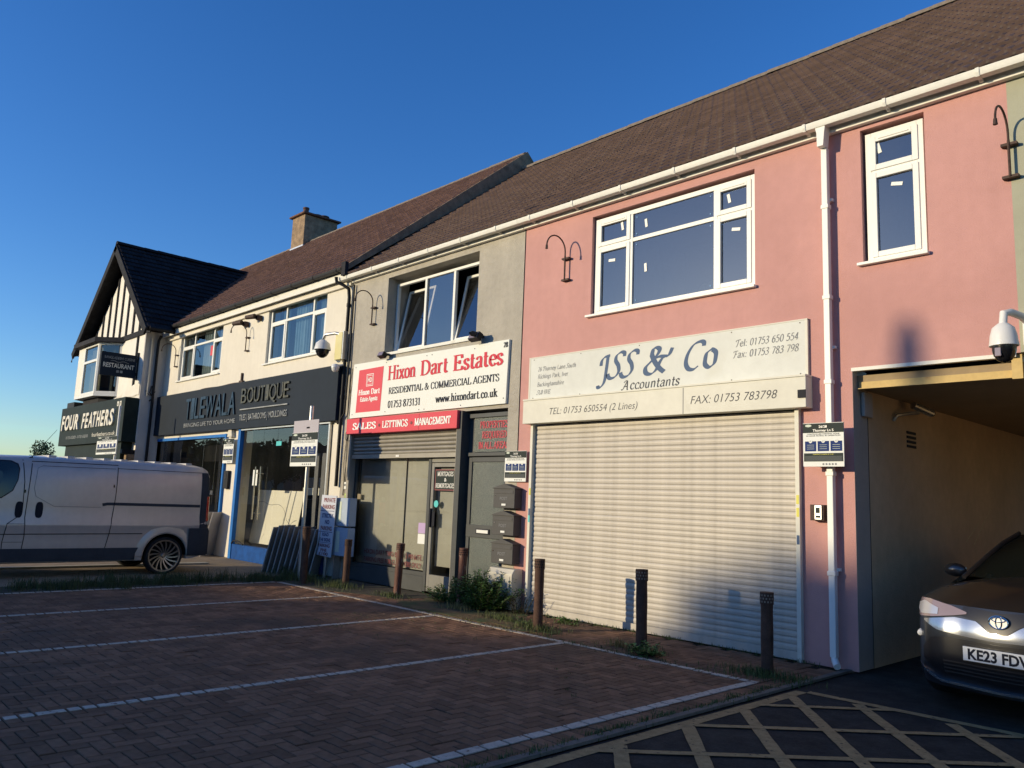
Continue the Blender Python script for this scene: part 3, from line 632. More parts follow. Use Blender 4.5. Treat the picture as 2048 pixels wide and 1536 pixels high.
def tile_geo(mb, M4, w, L):
    sec = [(0, 0), (.14*w, .014), (.34*w, .017), (.48*w, .003), (.64*w, .017), (.86*w, .019), (w, .001)]
    n = len(mb.v)
    for v in (0, L):
        for x, z in sec: mb.v.append(tuple(M4 @ Vector((x, v, z + (.036 if v == 0 else 0)))))
    for x, z in sec: mb.v.append(tuple(M4 @ Vector((x, 0, z-.003))))
    k = len(sec)
    for i in range(k-1): mb.f.append((n+i, n+i+1, n+k+i+1, n+k+i)); mb.f.append((n+i+1, n+i, n+2*k+i, n+2*k+i+1))
def roof(parent, O, U, V, wid, slope, mat, tw=.23, gauge=.245, name="roof", skip=None, flat=False, limit=298):
    """tiled slope: O lower-left corner seen from outside, U along the eave, V up the slope"""
    O, U, V = Vector(O), Vector(U).normalized(), Vector(V).normalized(); Nn = U.cross(V)
    R = Matrix((U, V, Nn)).transposed().to_4x4()
    base = MB(); q = [O - Nn*.02, O+U*wid-Nn*.02, O+U*wid+V*slope-Nn*.02, O+V*slope-Nn*.02]; base.quad(*[tuple(p) for p in q])
    q2 = [p - Nn*.06 for p in q]; base.quad(*[tuple(p) for p in reversed(q2)])
    for a in range(4): b = (a+1) % 4; base.quad(*[tuple(p) for p in (q[a], q2[a], q2[b], q[b])])
    rf = base.build(name, mat, parent); off = origin(rf)
    nU = int(wid/tw+.5); nV = int(slope/gauge+.5); gw = wid/nU; gv = slope/nV; T = []
    for a in range(nU):
        for b in range(nV):
            P = O + U*(a*gw + (gw*.5 if b % 2 else 0)) + V*(b*gv)
            c = P + U*gw/2 + V*gv/2
            if skip and skip(c): continue
            if a == 0 and b % 2:
                s = proj(O + V*(b*gv)); T.append((0 if s and -5 < s[0] < 1030 and -5 < s[1] < 773 else 1, s[2] if s else 1e3, O + V*(b*gv), .5))
            s = proj(c); inv = s is not None and -5 < s[0] < 1030 and -5 < s[1] < 773
            T.append((0 if inv else 1, s[2] if s else 1e3, P, .5 if (a == nU-1 and b % 2) else 1))
    T.sort(key=lambda t: t[:2]); proto = None; n = 0; rst = MB()
    for iv, d, P, hf in T:
        P = P + Nn*random.uniform(0, .004); rz = random.gauss(0, .016); rx = random.gauss(0, .013)
        Mx = R @ Matrix.Rotation(rz, 4, 'Z') @ Matrix.Rotation(rx, 4, 'X'); S_ = Matrix.Diagonal((hf, 1, 1, 1))
        if n < limit and iv == 0:
            if proto is None: m = MB(); tile_geo(m, Matrix.Identity(4), gw*1.0, gv+.03); proto = o = m.build("tile", mat, None); 
            else: o = proto.copy(); COL.objects.link(o)
            o.parent = rf; o.matrix_parent_inverse = Matrix.Identity(4); o.location = P - off; o.rotation_euler = Mx.to_3x3().to_euler(); o.scale = (hf, 1, 1); n += 1
        else: tile_geo(rst, Matrix.Translation(P) @ Mx @ S_, gw*1.0, gv+.03)
    if rst.v: rst.build("tile_field", mat, rf, kind="stuff")
    return rf
def ridge(parent, a, b, mat, r=.12, seg=.42, name="ridge_tile"):
    a, b = Vector(a), Vector(b); n = max(1, int((b-a).length/seg)); d = (b-a)/n; ax = d.normalized(); side = ax.cross(Vector((0, 0, 1))).normalized()
    m = MB()
    def half(m, p0, p1, r0, r1):
        rows = []
        for p, rr in ((p0, r0), (p1, r1)): rows.append([tuple(p + side*cos(t)*rr + Vector((0, 0, 1))*(sin(t)*rr-.03)) for t in [pi*k/8 for k in range(9)]])
        m.grid(rows)
        for p, rr, g in ((p0, r0, 0), (p1, r1, 1)): m.poly(rows[g] if g else list(reversed(rows[g])))
    proto = MB(); half(proto, Vector((0, 0, 0)), d*1.02, r, r*.93); pr = None
    for k in range(n):
        if pr is None: pr = o = proto.build(name, mat, None, smooth=True)
        else: o = pr.copy(); COL.objects.link(o)
        o.parent = parent; o.location = a + d*k - origin(parent) + Vector((random.uniform(-.004, .004), random.uniform(-.004, .004), random.uniform(-.005, .005)))
def gutter(parent, x0, x1, y, z, mat, step=.9, w=.115, h=.085, square=True, name="gutter"):
    """z: top edge; y: front face"""
    m = MB(); P = [(0, 0), (.006, -h*.7), (.016, -h), (w-.012, -h), (w, -h*.5), (w, 0), (w-.006, 0), (w-.006, -h*.5), (w-.024, -h+.006), (.026, -h+.006), (.012, -h*.6), (.006, 0)]
    m.prism([(y+a, z+b) for a, b in P], 0, x0, x1)
    g = m.build(name, mat, parent, smooth=True)
    bm_ = MB()
    bm_.prism([(y-.008, z+.004), (y-.006, z-h*.55), (y+.012, z-h-.010), (y+w-.018, z-h-.010), (y+w+.004, z-h*1.3), (y+w+.03, z-h*1.3), (y+w+.03, z-h*.2), (y+w+.004, z+.002)], 0, 0, .035)
    x = x0+.25; pr = None; k = 0
    while x < x1:
        if pr is None: pr = o = bm_.build("bracket", mat, g); o.location = (x, 0, 0)
        else: o = pr.copy(); COL.objects.link(o); o.parent = g; o.location = (x, 0, 0)
        x += step; k += 1
    return g
def lamp_bracket(x, z, y, label, group, proto=[None]):
    """rusty swan-neck lamp bracket reaching out toward the street; (x, z) is the joint where the neck leaves the stem"""
    if proto[0] is None:
        t = thing("swan_neck_bracket", label, "lamp bracket", (x, y, z), group)
        MB().cyl((x, y-.03, z-.33), (x, y-.03, z+.04), .013, n=8).build("stem", IRON, t, smooth=True)
        for zz in (-.33, 0): MB().box(x-.07, x+.07, y-.03, y+.035, z+zz-.012, z+zz+.014).build("wall_plate", IRON, t)
        m = MB(); R = .20; pts = [(x, y-.03, z)] + [(x, y-.03-R*(1-cos(pi*k/14)), z+.10+.20*sin(pi*k/14)-.0*k) for k in range(15)]
        m.tube(pts, .011, 8); m.build("neck", IRON, t, smooth=True)
        q = pts[-1]; MB().cyl((q[0], q[1], q[2]+.01), (q[0], q[1], q[2]-.05), .016, .021, 10).build("socket", IRON, t, smooth=True)
        proto[0] = t; return t
    return copy_thing(proto[0], (x, y, z), label)

# ------------------------------------------------------------------ pink building (with the passage) and its roof
pb = thing("pink_shop_building", "salmon pink rendered two storey shop building over a driveway passage", "building", (-5, FY, 0))
PX0, PX1 = -8.815, -2.06
wall("wall", PINK, pb, PX0, PX1, 0, 5.93, FY, .28, holes=[(-7.42, -4.80, 4.27, 5.78), (-3.50, -2.83, 4.29, 5.85), (-8.50, -4.24, 0, 2.9), (-3.65, 2, 0, 3.17)])
MB().box(PX0+.01, 2.9, 8.43, FY+.05, 5.90, 6.0).build("fascia_board", UPVCG, pb)
gutter(pb, PX0, 2.9, 8.275, 6.02, UPVCG, h=.072)
wA = window(pb, -7.40, -4.82, 4.30, 5.74, 8.555, [-6.745, -5.385], [5.30, 5.30, 5.30], {(0, 0), (0, 1), (2, 0), (2, 1)}, UPVC, GLD, vents={(0, 1), (2, 1)})
wB = window(pb, -3.47, -2.86, 4.32, 5.81, 8.555, [], [5.35], {(0, 0), (0, 1)}, UPVC, GLD, vents={(0, 1)})
for w_, lst in ((wA, [(-6.92, 5.55, 10), (-6.5, 5.5, 8), (-5.2, 5.52, 12), (-6.5, 4.86, 4), (-7.1, 5.08, 85), (-5.1, 5.09, 80)]), (wB, [(-3.33, 5.62, 14), (-3.15, 5.16, 78)])):
    for x, z, a in lst:
        r = Matrix.Translation((x, 8.572, z)) @ Matrix.Rotation(radians(-a), 4, 'Y')
        MB().box(-.02, .02, -.001, 0, -.06, .06, r).build("sticker", UPVC, w_)
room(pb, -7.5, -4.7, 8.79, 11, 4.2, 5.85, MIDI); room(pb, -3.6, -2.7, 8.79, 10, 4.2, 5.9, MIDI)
sp = MB()                                  # small blue glazing dots in the pane corners
for x0, x1, z0, z1 in ((-7.28, -6.83, 4.42, 5.2), (-7.28, -6.83, 5.38, 5.62), (-6.66, -5.47, 4.42, 5.22), (-6.66, -5.47, 5.38, 5.62), (-5.30, -4.93, 4.42, 5.2), (-5.30, -4.93, 5.38, 5.62), (-3.36, -2.97, 4.45, 5.24), (-3.36, -2.97, 5.45, 5.68)):
    for x in (x0, x1):
        for z in (z0, z1): sp.prism([(x+.009*cos(2*pi*q/8), z+.009*sin(2*pi*q/8)) for q in range(8)], 1, 8.571, 8.5735)
sp.build("glazing_dots", M("pale_blue_dot", (.15, .35, .6), .6), pb, kind="stuff")
# things left on the inner sill
wr = MB()
for x, z, s in ((-5.55, 4.44, .10), (-5.66, 4.42, .09), (-5.48, 4.47, .08), (-6.5, 4.37, .08), (-6.35, 4.38, .07)):
    rows = []
    for a in range(7):
        ph = pi*a/6; rows.append([(x+s*1.2*sin(ph)*cos(t)*random.uniform(.75, 1.2), 8.74+.3*s*sin(ph)*sin(t), z+s*cos(ph)*random.uniform(.8, 1.2)) for t in [2*pi*k/8 for k in range(8)]])
        rows[-1].append(rows[-1][0])
    wr.grid(rows)
tag(wr.build("plastic_wrapping", WPLAS), "crumpled clear plastic wrapping on the inner sill of the wide pink building window", "wrapping")
tag(MB().box(-6.3, -5.75, 8.66, 8.8, 4.35, 4.39).box(-5.3, -5.24, 8.66, 8.72, 4.36, 4.44).box(-5.13, -4.92, 8.66, 8.7, 4.36, 4.47).build("packing_board", MARBLE), "pale packing boards lying inside the wide pink building window", "board")
# big roller shutter: every slat its own part
sh = MB().box(-8.455, -4.285, 8.47, 8.51, .012, .10).build("roller_shutter", SHUT, pb)
MB().box(-8.50, -8.452, 8.44, 8.56, 0, 2.76).build("guide_rail", FASC, sh); MB().box(-4.288, -4.24, 8.44, 8.56, 0, 2.76).build("guide_rail", FASC, sh)
slat = MB(); prof = []
for k in range(9): t = k/8; prof.append((.040 - .008*sin(pi*t) - (.004 if k == 1 else 0), .002 + .067*t))
rows = [[(x, 8.47+a, b) for a, b in prof] for x in (-8.455, -4.285)]
slat.grid([[rows[0][k] for k in range(9)], [rows[1][k] for k in range(9)]])
slat.quad((-8.455, 8.515, .004), (-4.285, 8.515, .004), (-4.285, 8.505, -.004), (-8.455, 8.505, -.004))
s0 = None; NS = 37
for k in range(NS):
    if s0 is None: s0 = o = slat.build("slat", SHUT, sh, smooth='all')
    else: o = s0.copy(); COL.objects.link(o); o.parent = sh
    o.location = (random.uniform(-.001, .001), random.uniform(-.002, .002), .10 + k*.0715)
    o.rotation_euler = (random.gauss(0, .02), 0, random.gauss(0, .0006))
for x, z, mt in ((-8.47, 1.75, YELT), (-8.47, 1.45, BLUET), (-8.47, 1.35, TEAL), (-4.262, 1.74, YELT), (-4.262, 1.60, YELT), (-4.262, 1.30, BLUET)):
    MB().box(x-.016, x+.016, 8.4375, 8.4395, z-.05, z+.05).build("sticker", mt, sh)
MB().box(-8.58, -4.10, 8.34, 8.50, 2.755, 3.10).build("shutter_box", FASC, pb, bevel=.006)
MB().box(-8.58, -4.10, 8.33, 8.50, 3.102, 3.125).build("shutter_box_flashing", FASC, pb)
MB().box(-5.712, -5.706, 8.336, 8.339, 2.76, 3.09).build("joint_strip", FAINT, pb)
MB().box(-4.19, -4.10, 8.325, 8.339, 2.86, 2.95).build("lock_cover", BLACKT, pb)
sb = [c for c in pb.children if c.name.startswith("shutter_box")][0]
sans("lettering", "TEL: 01753 650554 (2 Lines)", -8.02, -6.42, 2.87, .095, 8.3385, GREYT, pb, shear=.25, bold=-.008)
sans("lettering", "FAX: 01753 783798", -5.60, -4.44, 2.875, .10, 8.3385, GREYT, pb, shear=.25, bold=-.008)
# downpipe
dp = MB(); 
dp.prism([(-3.905, 8.385), (-3.835, 8.385), (-3.835, 8.455), (-3.905, 8.455)], 2, .12, 5.72)
for z in (5.0, 3.95, 2.0, 3.0, .95): dp.box(-3.915, -3.825, 8.378, 8.462, z, z+.05)
dpo = dp.build("downpipe", UPVC, pb, bevel=.008)
MB().prism([(-3.94, 6.02), (-3.80, 6.02), (-3.82, 5.88), (-3.835, 5.72), (-3.905, 5.72), (-3.91, 5.88)], 1, 8.30, 8.43).build("hopper", UPVC, dpo)
MB().tube([(-3.87, 8.42, .14), (-3.86, 8.41, .09), (-3.80, 8.33, .045)], .036, 10).build("shoe", UPVC, dpo, smooth=True)
MB().box(-3.93, -3.81, 8.45, 8.50, 1.0, 1.03).box(-3.93, -3.81, 8.45, 8.50, 3.4, 3.43).box(-3.93, -3.81, 8.45, 8.50, 5.1, 5.13).build("pipe_clip", UPVC, dpo)
# passage: side walls, ceiling, beams
MB().box(-3.70, -3.648, FY+.001, 8.86, 0, 3.165).build("pier_return", GREYP, pb)
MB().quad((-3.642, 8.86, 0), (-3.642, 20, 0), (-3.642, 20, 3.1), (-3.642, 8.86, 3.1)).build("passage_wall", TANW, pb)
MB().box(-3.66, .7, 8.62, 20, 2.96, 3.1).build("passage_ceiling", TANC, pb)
MB().box(.6, .9, FY+.3, 20, 0, 3.0).build("passage_end_wall", TANW, pb)
MB().box(-3.66, -2.10, FY-.004, FY+.05, 3.135, 3.172).build("edge_trim", UPVCG, pb)
bm1 = MB().box(-3.62, -2.13, 8.60, 8.617, 2.945, 3.025).box(-3.62, -2.13, 8.56, 8.60, 2.945, 2.953).box(-2.15, -2.06, 8.54, 8.62, 2.93, 3.17).box(-2.06, .6, 8.60, 8.617, 2.945, 3.025).build("beam", BEAMY, pb)
MB().box(-3.64, -3.60, 8.68, 8.90, 2.66, 2.93).build("padstone", GREYP, pb, bevel=.01)
v = MB()
for k in range(4): v.box(-3.641, -3.628, 9.95, 10.22, 2.42+.055*k, 2.45+.055*k)
v.build("air_vent", DARKI, pb)
sc = MB(); 
for a, b in (((11.9, 1.30), (12.6, 1.62)), ((12.2, 1.25), (13.0, 1.75))): sc.quad((-3.639, a[0], a[1]), (-3.639, a[0]+.04, a[1]), (-3.639, b[0]+.02, b[1]), (-3.639, b[0], b[1]))
sc.build("scrape_mark", M("pale_scrape", (.6, .52, .3), .9, var=.3, vs=20), pb)
roofL = math.hypot(4.92, 3.87); RV = (0, 4.92, 3.87)
rp = roof(pb, (-8.815, 8.30, 6.03), (1, 0, 0), RV, 11.8, roofL, TILEB)
ridge(rp, (-8.8, 13.2, 9.90), (3, 13.2, 9.90), RIDGE)
MB().quad((-13.8, 13.3, 9.8), (3, 13.3, 9.8), (3, 18, 6), (-13.8, 18, 6)).box(-13.8, -4.0, 17.7, 18, 0, 6).build("rear_slope", TILED, pb)

# sage green grey building over the passage, at the right edge
sg = thing("sage_grey_building", "sage grey rendered upper wall at the far right edge, beside the pink wall", "building", (0, FY, 0))
wall("wall", SAGE, sg, -2.06, 2.9, 3.172, 5.93, FY, .28)
MB().box(.9, 2.9, FY, FY+.4, 0, 3.16).build("pier", SAGE, sg)

# ------------------------------------------------------------------ grey building
gb = thing("grey_shop_building", "grey pebbledash shop building between the pink and the cream buildings", "building", (-11, FY, 0))
GX0, GX1 = -13.85, -8.82
wall("wall", GREY, gb, GX0, GX1, 0, 5.93, FY, .5, holes=[(-12.62, -9.94, 4.27, 5.79), (-13.55, -10.14, 0, 3.05), (-10.12, -9.08, 0, 3.05)])
MB().box(GX0, GX1, 8.43, FY+.05, 5.90, 6.0).build("fascia_board", UPVCG, gb)
gutter(gb, GX0-.25, GX1, 8.275, 6.02, UPVCG, h=.072)
MB().cyl((GX1-.004, FY-.006, 2.2), (GX1-.004, FY-.006, 5.92), .006, n=6).build("wall_cable", BLACKT, gb)
w = MB(); y28 = 8.70
bars(w, -12.60, -9.96, 4.30, 5.70, .05, y28, y28+.06); w.box(-11.70, -11.64, y28, y28+.06, 4.35, 5.65); w.box(-10.86, -10.80, y28, y28+.06, 4.35, 5.65)
w28 = w.build("window", UPVC, gb, bevel=.004)
MB().quad((-11.64, y28+.03, 4.35), (-10.86, y28+.03, 4.35), (-10.86, y28+.03, 5.65), (-11.64, y28+.03, 5.65)).build("pane", GLD, w28)
for a, b in ((-12.55, -11.70), (-10.80, -10.01)):       # tilted sashes leaning into the room
    Mx = Matrix.Translation((0, y28+.02, 4.36)) @ Matrix.Rotation(radians(-11), 4, 'X')
    s = MB(); H = 1.26
    for q in ((a, a+.05, 0, .04, 0, H), (b-.05, b, 0, .04, 0, H), (a+.05, b-.05, 0, .04, 0, .05), (a+.05, b-.05, 0, .04, H-.05, H)): s.box(*q, Mx)
    so_ = s.build("sash", UPVC, w28, bevel=.004)
    g = MB(); g.quad(*[tuple(Mx @ Vector(p)) for p in ((a+.05, .02, .05), (b-.05, .02, .05), (b-.05, .02, H-.05), (a+.05, .02, H-.05))]); g.build("pane", GLD, w28)
MB().box(-12.66, -9.92, 8.47, 8.75, 4.245, 4.298).build("sill", UPVCG, w28)
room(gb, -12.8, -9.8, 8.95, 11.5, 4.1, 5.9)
rg = roof(gb, (GX0-.05, 8.30, 6.03), (1, 0, 0), RV, GX1-GX0+.05, roofL, TILEB)
ridge(rg, (GX0, 13.2, 9.90), (-8.8, 13.2, 9.90), RIDGE)
# shopfront with half-raised shutter
MB().box(-13.55, -10.16, 8.36, 8.5, 2.76, 3.06).build("red_fascia", REDS, gb, bevel=.004)
letters("lettering", "SALES", -13.32, -12.52, 2.845, .125, 8.3555, WHITET, gb); letters("lettering", "LETTINGS", -12.32, -11.52, 2.845, .125, 8.3555, WHITET, gb)
letters("lettering", "MANAGEMENT", -11.32, -10.32, 2.845, .125, 8.3555, WHITET, gb)
for x in (-12.42, -11.42): MB().prism([(x+.028*cos(2*pi*k/14), 2.9+.028*sin(2*pi*k/14)) for k in range(14)], 1, 8.352, 8.3575).build("bullet_dot", REDD, gb)
MB().box(-11.205, -11.201, 8.3575, 8.3595, 2.77, 3.05).build("joint_strip", REDD, gb)
s28 = MB().box(-13.46, -10.24, 8.465, 8.505, 2.29, 2.365).build("roller_shutter", SHUT28, gb)
MB().box(-13.52, -13.46, 8.43, 8.56, 0, 2.76).build("guide_rail", SHUT28, s28); MB().box(-10.24, -10.18, 8.43, 8.56, 0, 2.76).build("guide_rail", SHUT28, s28)
pr = MB(); prof = [(.045-.028*sin(pi*k/8), .004+.064*k/8) for k in range(9)]
pr.grid([[(x, 8.47+a, b) for a, b in prof] for x in (-13.46, -10.24)]); o0 = None
for k in range(6):
    if o0 is None: o0 = o = pr.build("slat", SHUT28, s28, smooth='all')
    else: o = o0.copy(); COL.objects.link(o); o.parent = s28
    o.location = (0, 0, 2.36+.0715*k)
MB().box(-11.98, -11.88, 8.460, 8.464, 2.31, 2.345).build("lock_plate", UPVC, s28)
fr = MB(); fr.box(-13.46, -13.40, 8.56, 8.64, 0, 2.45).box(-11.12, -11.04, 8.56, 8.64, .02, 2.45).box(-10.26, -10.20, 8.56, 8.64, 0, 2.45).box(-13.40, -11.12, 8.57, 8.63, .26, .33).box(-13.4, -10.26, 8.56, 8.64, 2.38, 2.45).box(-13.40, -11.12, 8.56, 8.66, 0, .26)
frame28 = fr.build("shopfront_frame", DKFRAME, gb, bevel=.004)
MB().quad((-13.40, 8.60, .33), (-11.12, 8.60, .33), (-11.12, 8.60, 2.38), (-13.40, 8.60, 2.38)).build("pane", GLDIRT, frame28)
MB().box(-13.38, -11.9, 8.66, 8.67, .34, 2.32).build("window_blind", FILM, gb); MB().box(-11.895, -11.14, 8.69, 8.70, .34, 2.34).build("window_blind", FILM, gb)
dr = MB(); bars(dr, -11.03, -10.27, .03, 2.20, .07, 8.57, 8.63, .28); dr.box(-11.03, -10.27, 8.565, 8.63, 2.21, 2.37)
door = dr.build("shop_door", MIDFRAME, gb, bevel=.004)
MB().quad((-10.96, 8.60, .31), (-10.34, 8.60, .31), (-10.34, 8.60, 2.13), (-10.96, 8.60, 2.13)).build("pane", GLDIRT, door)
MB().box(-10.97, -10.3, 8.68, 8.69, .45, 2.14).build("door_blind", FILM, door)
MB().box(-11.0, -10.965, 8.53, 8.568, 1.10, 1.42).build("handle", BLACKT, door); MB().box(-10.955, -10.88, 8.56, 8.568, 1.12, 1.36).build("door_plate", BLACKT, door)
MB().prism([(-10.89+.06*cos(2*pi*k/16), 1.50+.06*sin(2*pi*k/16)) for k in range(16)], 1, 8.59, 8.594).build("sticker", TEAL, door)
MB().box(-10.95, -10.38, 8.588, 8.592, 1.73, 2.09).build("mortgage_panel", REDD, door); MB().box(-10.93, -10.40, 8.586, 8.5875, 1.75, 2.07).build("mortgage_panel_face", DARKG, door)
letters("lettering", "MORTGAGES", -10.88, -10.45, 1.975, .075, 8.584, WHITET, door, w=.15, t=.06); letters("lettering", "&", -10.69, -10.63, 1.885, .055, 8.584, WHITET, door); letters("lettering", "REMORTGAGES", -10.92, -10.41, 1.775, .075, 8.584, WHITET, door, w=.15, t=.06)
for z, s in ((.52, "HIXON DART TWO BAYS 15 MINUTE"), (.38, "PARKING FREE FOR CUSTOMERS ONLY")): sans("lettering", s, -13.0, -11.22, z, .085, 8.596, REDD, frame28, bold=.01)
MB().box(-11.36, -11.16, 8.594, 8.597, .98, 1.16).build("sticker", M("lilac_sticker", (.45, .32, .55), .5), frame28); MB().box(-11.36, -11.16, 8.594, 8.597, .80, .97).build("sticker", SIGNW, frame28)
MB().box(-13.36, -13.25, 8.594, 8.597, 1.52, 1.62).build("sticker", M("tan_sticker", (.25, .2, .12), .7), frame28)
MB().box(-13.37, -13.09, 8.652, 8.658, .60, .95).build("patch_panel", FILM, frame28)
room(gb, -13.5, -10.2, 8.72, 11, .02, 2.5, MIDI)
MB().box(-10.22, -10.10, 8.42, 9.0, 0, 3.05).build("door_jamb", DKFRAME, gb)
# residents' door beside the shop
MB().box(-10.10, -9.1, 8.60, 8.66, 0.0, 3.0).build("door_backing", DKFRAME, gb)
d = MB(); bars(d, -10.02, -9.09, .03, 2.28, .075, 8.55, 8.61, .1); d.box(-10.02, -9.09, 8.545, 8.61, 1.0, 1.20).box(-10.06, -9.09, 8.54, 8.61, 2.30, 2.36).box(-10.06, -9.09, 8.54, 8.60, 2.93, 3.0)
d2 = d.build("residents_door", DKFRAME, gb, bevel=.005)
for a, b in ((.13, 1.0), (1.20, 2.205)): MB().box(-9.945, -9.165, 8.57, 8.58, a, b).build("pane", FROST, d2)
MB().box(-9.945, -9.10, 8.57, 8.58, 2.37, 2.925).build("fanlight_pane", FROST, d2)
MB().box(-9.76, -9.44, 8.53, 8.545, 1.06, 1.14).build("letter_plate_surround", BLACKT, d2); MB().box(-9.735, -9.465, 8.525, 8.5299, 1.075, 1.125).build("letter_plate", UPVC, d2)
for s, z, a, b in (("PROPERTIES", 2.765, -9.78, -9.15), ("REQUIRED", 2.60, -9.72, -9.18), ("IN ALL AREAS", 2.43, -9.80, -9.13)): letters("lettering", s, a-.02, b+.03, z-.01, .11, 8.562, REDS, d2, w=.14, t=.06)
# party pipework at the left end of the grey building
bp = MB(); bp.tube([(-14.12, 8.22, 6.02), (-14.12, 8.24, 5.92), (-14.02, 8.34, 5.86), (-13.93, 8.42, 5.78), (-13.92, 8.44, 5.6), (-13.92, 8.44, 1.75)], .036, 10)
for z in (5.4, 4.4, 3.5): bp.cyl((-13.92, 8.44, z), (-13.92, 8.44, z+.07), .045, n=12)
bp.build("black_downpipe", BLKP, gb, smooth=True)
bp2 = MB(); bp2.tube([(-13.78, 8.455, 5.85), (-13.78, 8.455, 4.3), (-13.80, 8.44, 3.2), (-14.0, 8.42, 3.0)], .02, 8).build("black_cable_conduit", BLKP, gb, smooth=True)
for dx, ph in ((0, 0), (.05, 2)):
    cb = MB(); cb.tube([(-13.72+dx+.02*sin(k*.9+ph), 8.475-.01*sin(k), 4.1-k*.14) for k in range(19)], .007, 6).build("loose_cable", BLKP, gb)
cb = MB(); cb.tube([(-13.68+.06*cos(k*.6), 8.465, 2.75+.10*sin(k*.6)) for k in range(12)], .006, 6).build("loose_cable", BLKP, gb)

# ------------------------------------------------------------------ cream building with the dark tile shop
cr = thing("cream_shop_building", "cream rendered building with red brown pantile roof above a dark shop fascia", "building", (-19, FY, 0))
wall("wall", CREAM, cr, -24.1, -13.86, 0, 6.02, FY, .3, holes=[(-22.95, -20.12, 4.57, 6.0), (-17.58, -14.9, 4.55, 5.98), (-24.0, -19.3, .9, 2.98), (-18.5, -14.28, .02, 3.06)])
MB().box(-24.05, -13.9, 8.36, 8.49, 6.0, 6.03).build("soffit", UPVCG, cr); MB().box(-24.05, -13.9, 8.33, 8.36, 5.97, 6.13).build("fascia_board", UPVCG, cr)
MB().box(-24.05, -13.9, 8.44, 8.498, 5.86, 5.98).build("render_band", CREAM, cr)
gutter(cr, -23.9, -13.95, 8.20, 6.20, BLKP, step=.95, h=.07)
w2 = window(cr, -17.56, -14.93, 4.58, 5.96, 8.56, [-16.79, -15.56], [5.55]*3, {(0, 0), (2, 0)}, UPVC, GLS)
w1 = window(cr, -22.93, -20.15, 4.60, 5.97, 8.56, [-22.08, -20.80], [5.56]*3, {(0, 0), (2, 0)}, UPVC, GLS)
room(cr, -17.8, -14.7, 8.80, 11, 4.4, 6.0, MIDI); room(cr, -23.1, -20, 8.80, 11, 4.4, 6.0, MIDI)
for a, b, mt in ((-17.2, -16.9, NET), (-16.62, -15.9, NET), (-15.55, -15.05, NET)): curtain(w2, a, b, 4.6, 5.92, 8.72, mt, 6)
for a, b in ((-22.85, -22.3), (-21.75, -20.9), (-20.7, -20.25)): curtain(w1, a, b, 4.62, 5.9, 8.70, CURT, 7)
MB().box(-20.98, -20.84, 8.565, 8.57, 5.15, 5.42).build("sticker", REDS, w1)
CV = (0, 4.98, 4.15); cl = math.hypot(4.98, 4.15)
def hid(c): return c.x < -23.0 and c.z < 9.22 - abs(c.x+26.6)*.885 - .05
rc = roof(cr, (-30.6, 8.28, 6.20), (1, 0, 0), CV, 16.72, cl, TILER, tw=.225, gauge=.27, skip=hid)
ridge(rc, (-30.6, 13.28, 10.33), (-13.9, 13.28, 10.33), RIDGE)
# exposed verge with mortar above the lower grey roof
vg = MB(); vg.prism([(8.27, 6.12), (8.27, 6.24), (13.28, 10.41), (18, 6.3), (18, 6.0), (13.28, 9.95)], 0, -13.90, -13.84).build("verge", STACK, cr)
MB().box(-13.95, -13.80, 8.22, 8.30, 6.02, 6.30).build("verge_stop", LEAD, cr)
MB().quad((-30.6, 13.35, 10.3), (-13.9, 13.35, 10.3), (-13.9, 18, 6.2), (-30.6, 18, 6.2)).box(-30.6, -13.9, 17.7, 18, 0, 6.2).build("rear_slope", TILED, cr)
# chimney
ch = MB().box(-25.55, -24.66, 12.95, 14.25, 9.6, 11.30).build("chimney", STACK, cr, bevel=.015)
MB().box(-25.65, -24.56, 12.85, 14.35, 11.302, 11.37).build("capping", M("rust_stained_capping", (.14, .07, .045), .9, var=.3, vs=5, bump=.6), ch, bevel=.02)
MB().box(-25.57, -24.64, 12.93, 13.1, 9.9, 10.18).build("flashing", STEEL, ch)
for yy, rr, hh in ((13.2, .10, .32), (13.95, .15, .20), (13.65, .16, .16)):
    MB().lathe([(rr, 0), (rr, hh*.8), (rr*1.15, hh*.85), (rr*1.15, hh), (rr*.8, hh), (rr*.8, hh*.5)], (-25.1, yy, 11.37)).build("chimney_pot", POT, ch, smooth=True)
# shopfront
fb = MB().box(-24.27, -14.0, 8.36, 8.49, 3.06, 4.20).build("shop_fascia", NAVY, cr, bevel=.004)
OUTL = M("weathered_gold_black_letter", (.075, .06, .025), .35, metal=.4, var=.8, vs=12); OUTB = M("bluish_mirror_letter", (.016, .026, .04), .3, metal=.5, var=.8, vs=9); OUTG = M("pale_grey_letter", (.27, .28, .27), .5, var=.3)
sans_each("TILEWALA", -21.7, -18.6, 3.42, .56, 8.358, OUTB, cr, extrude=.035)
sans_each("BOUTIQUE", -18.33, -15.95, 3.66, .36, 8.358, OUTL, cr, extrude=.035)
MB().box(-18.34, -15.98, 8.325, 8.36, 3.50, 3.525).build("underline", OUTG, cr)
sans("lettering", "TILES | BATHROOMS | MOULDINGS", -18.35, -16.0, 3.25, .14, 8.358, OUTG, cr, extrude=.02)
sans("lettering", "BRINGING LIFE TO YOUR HOME", -21.75, -18.6, 3.215, .105, 8.358, OUTG, cr, extrude=.015)
MB().box(-23.95, -19.3, 8.47, 8.51, 2.90, 2.975).build("blue_trim", BLUEP, cr)
MB().box(-19.30, -19.22, 8.44, 8.52, 1.02, 2.975).build("blue_trim", BLUEP, cr); MB().box(-18.50, -18.37, 8.42, 8.52, .0, 3.055).build("blue_post", BLUEP, cr)
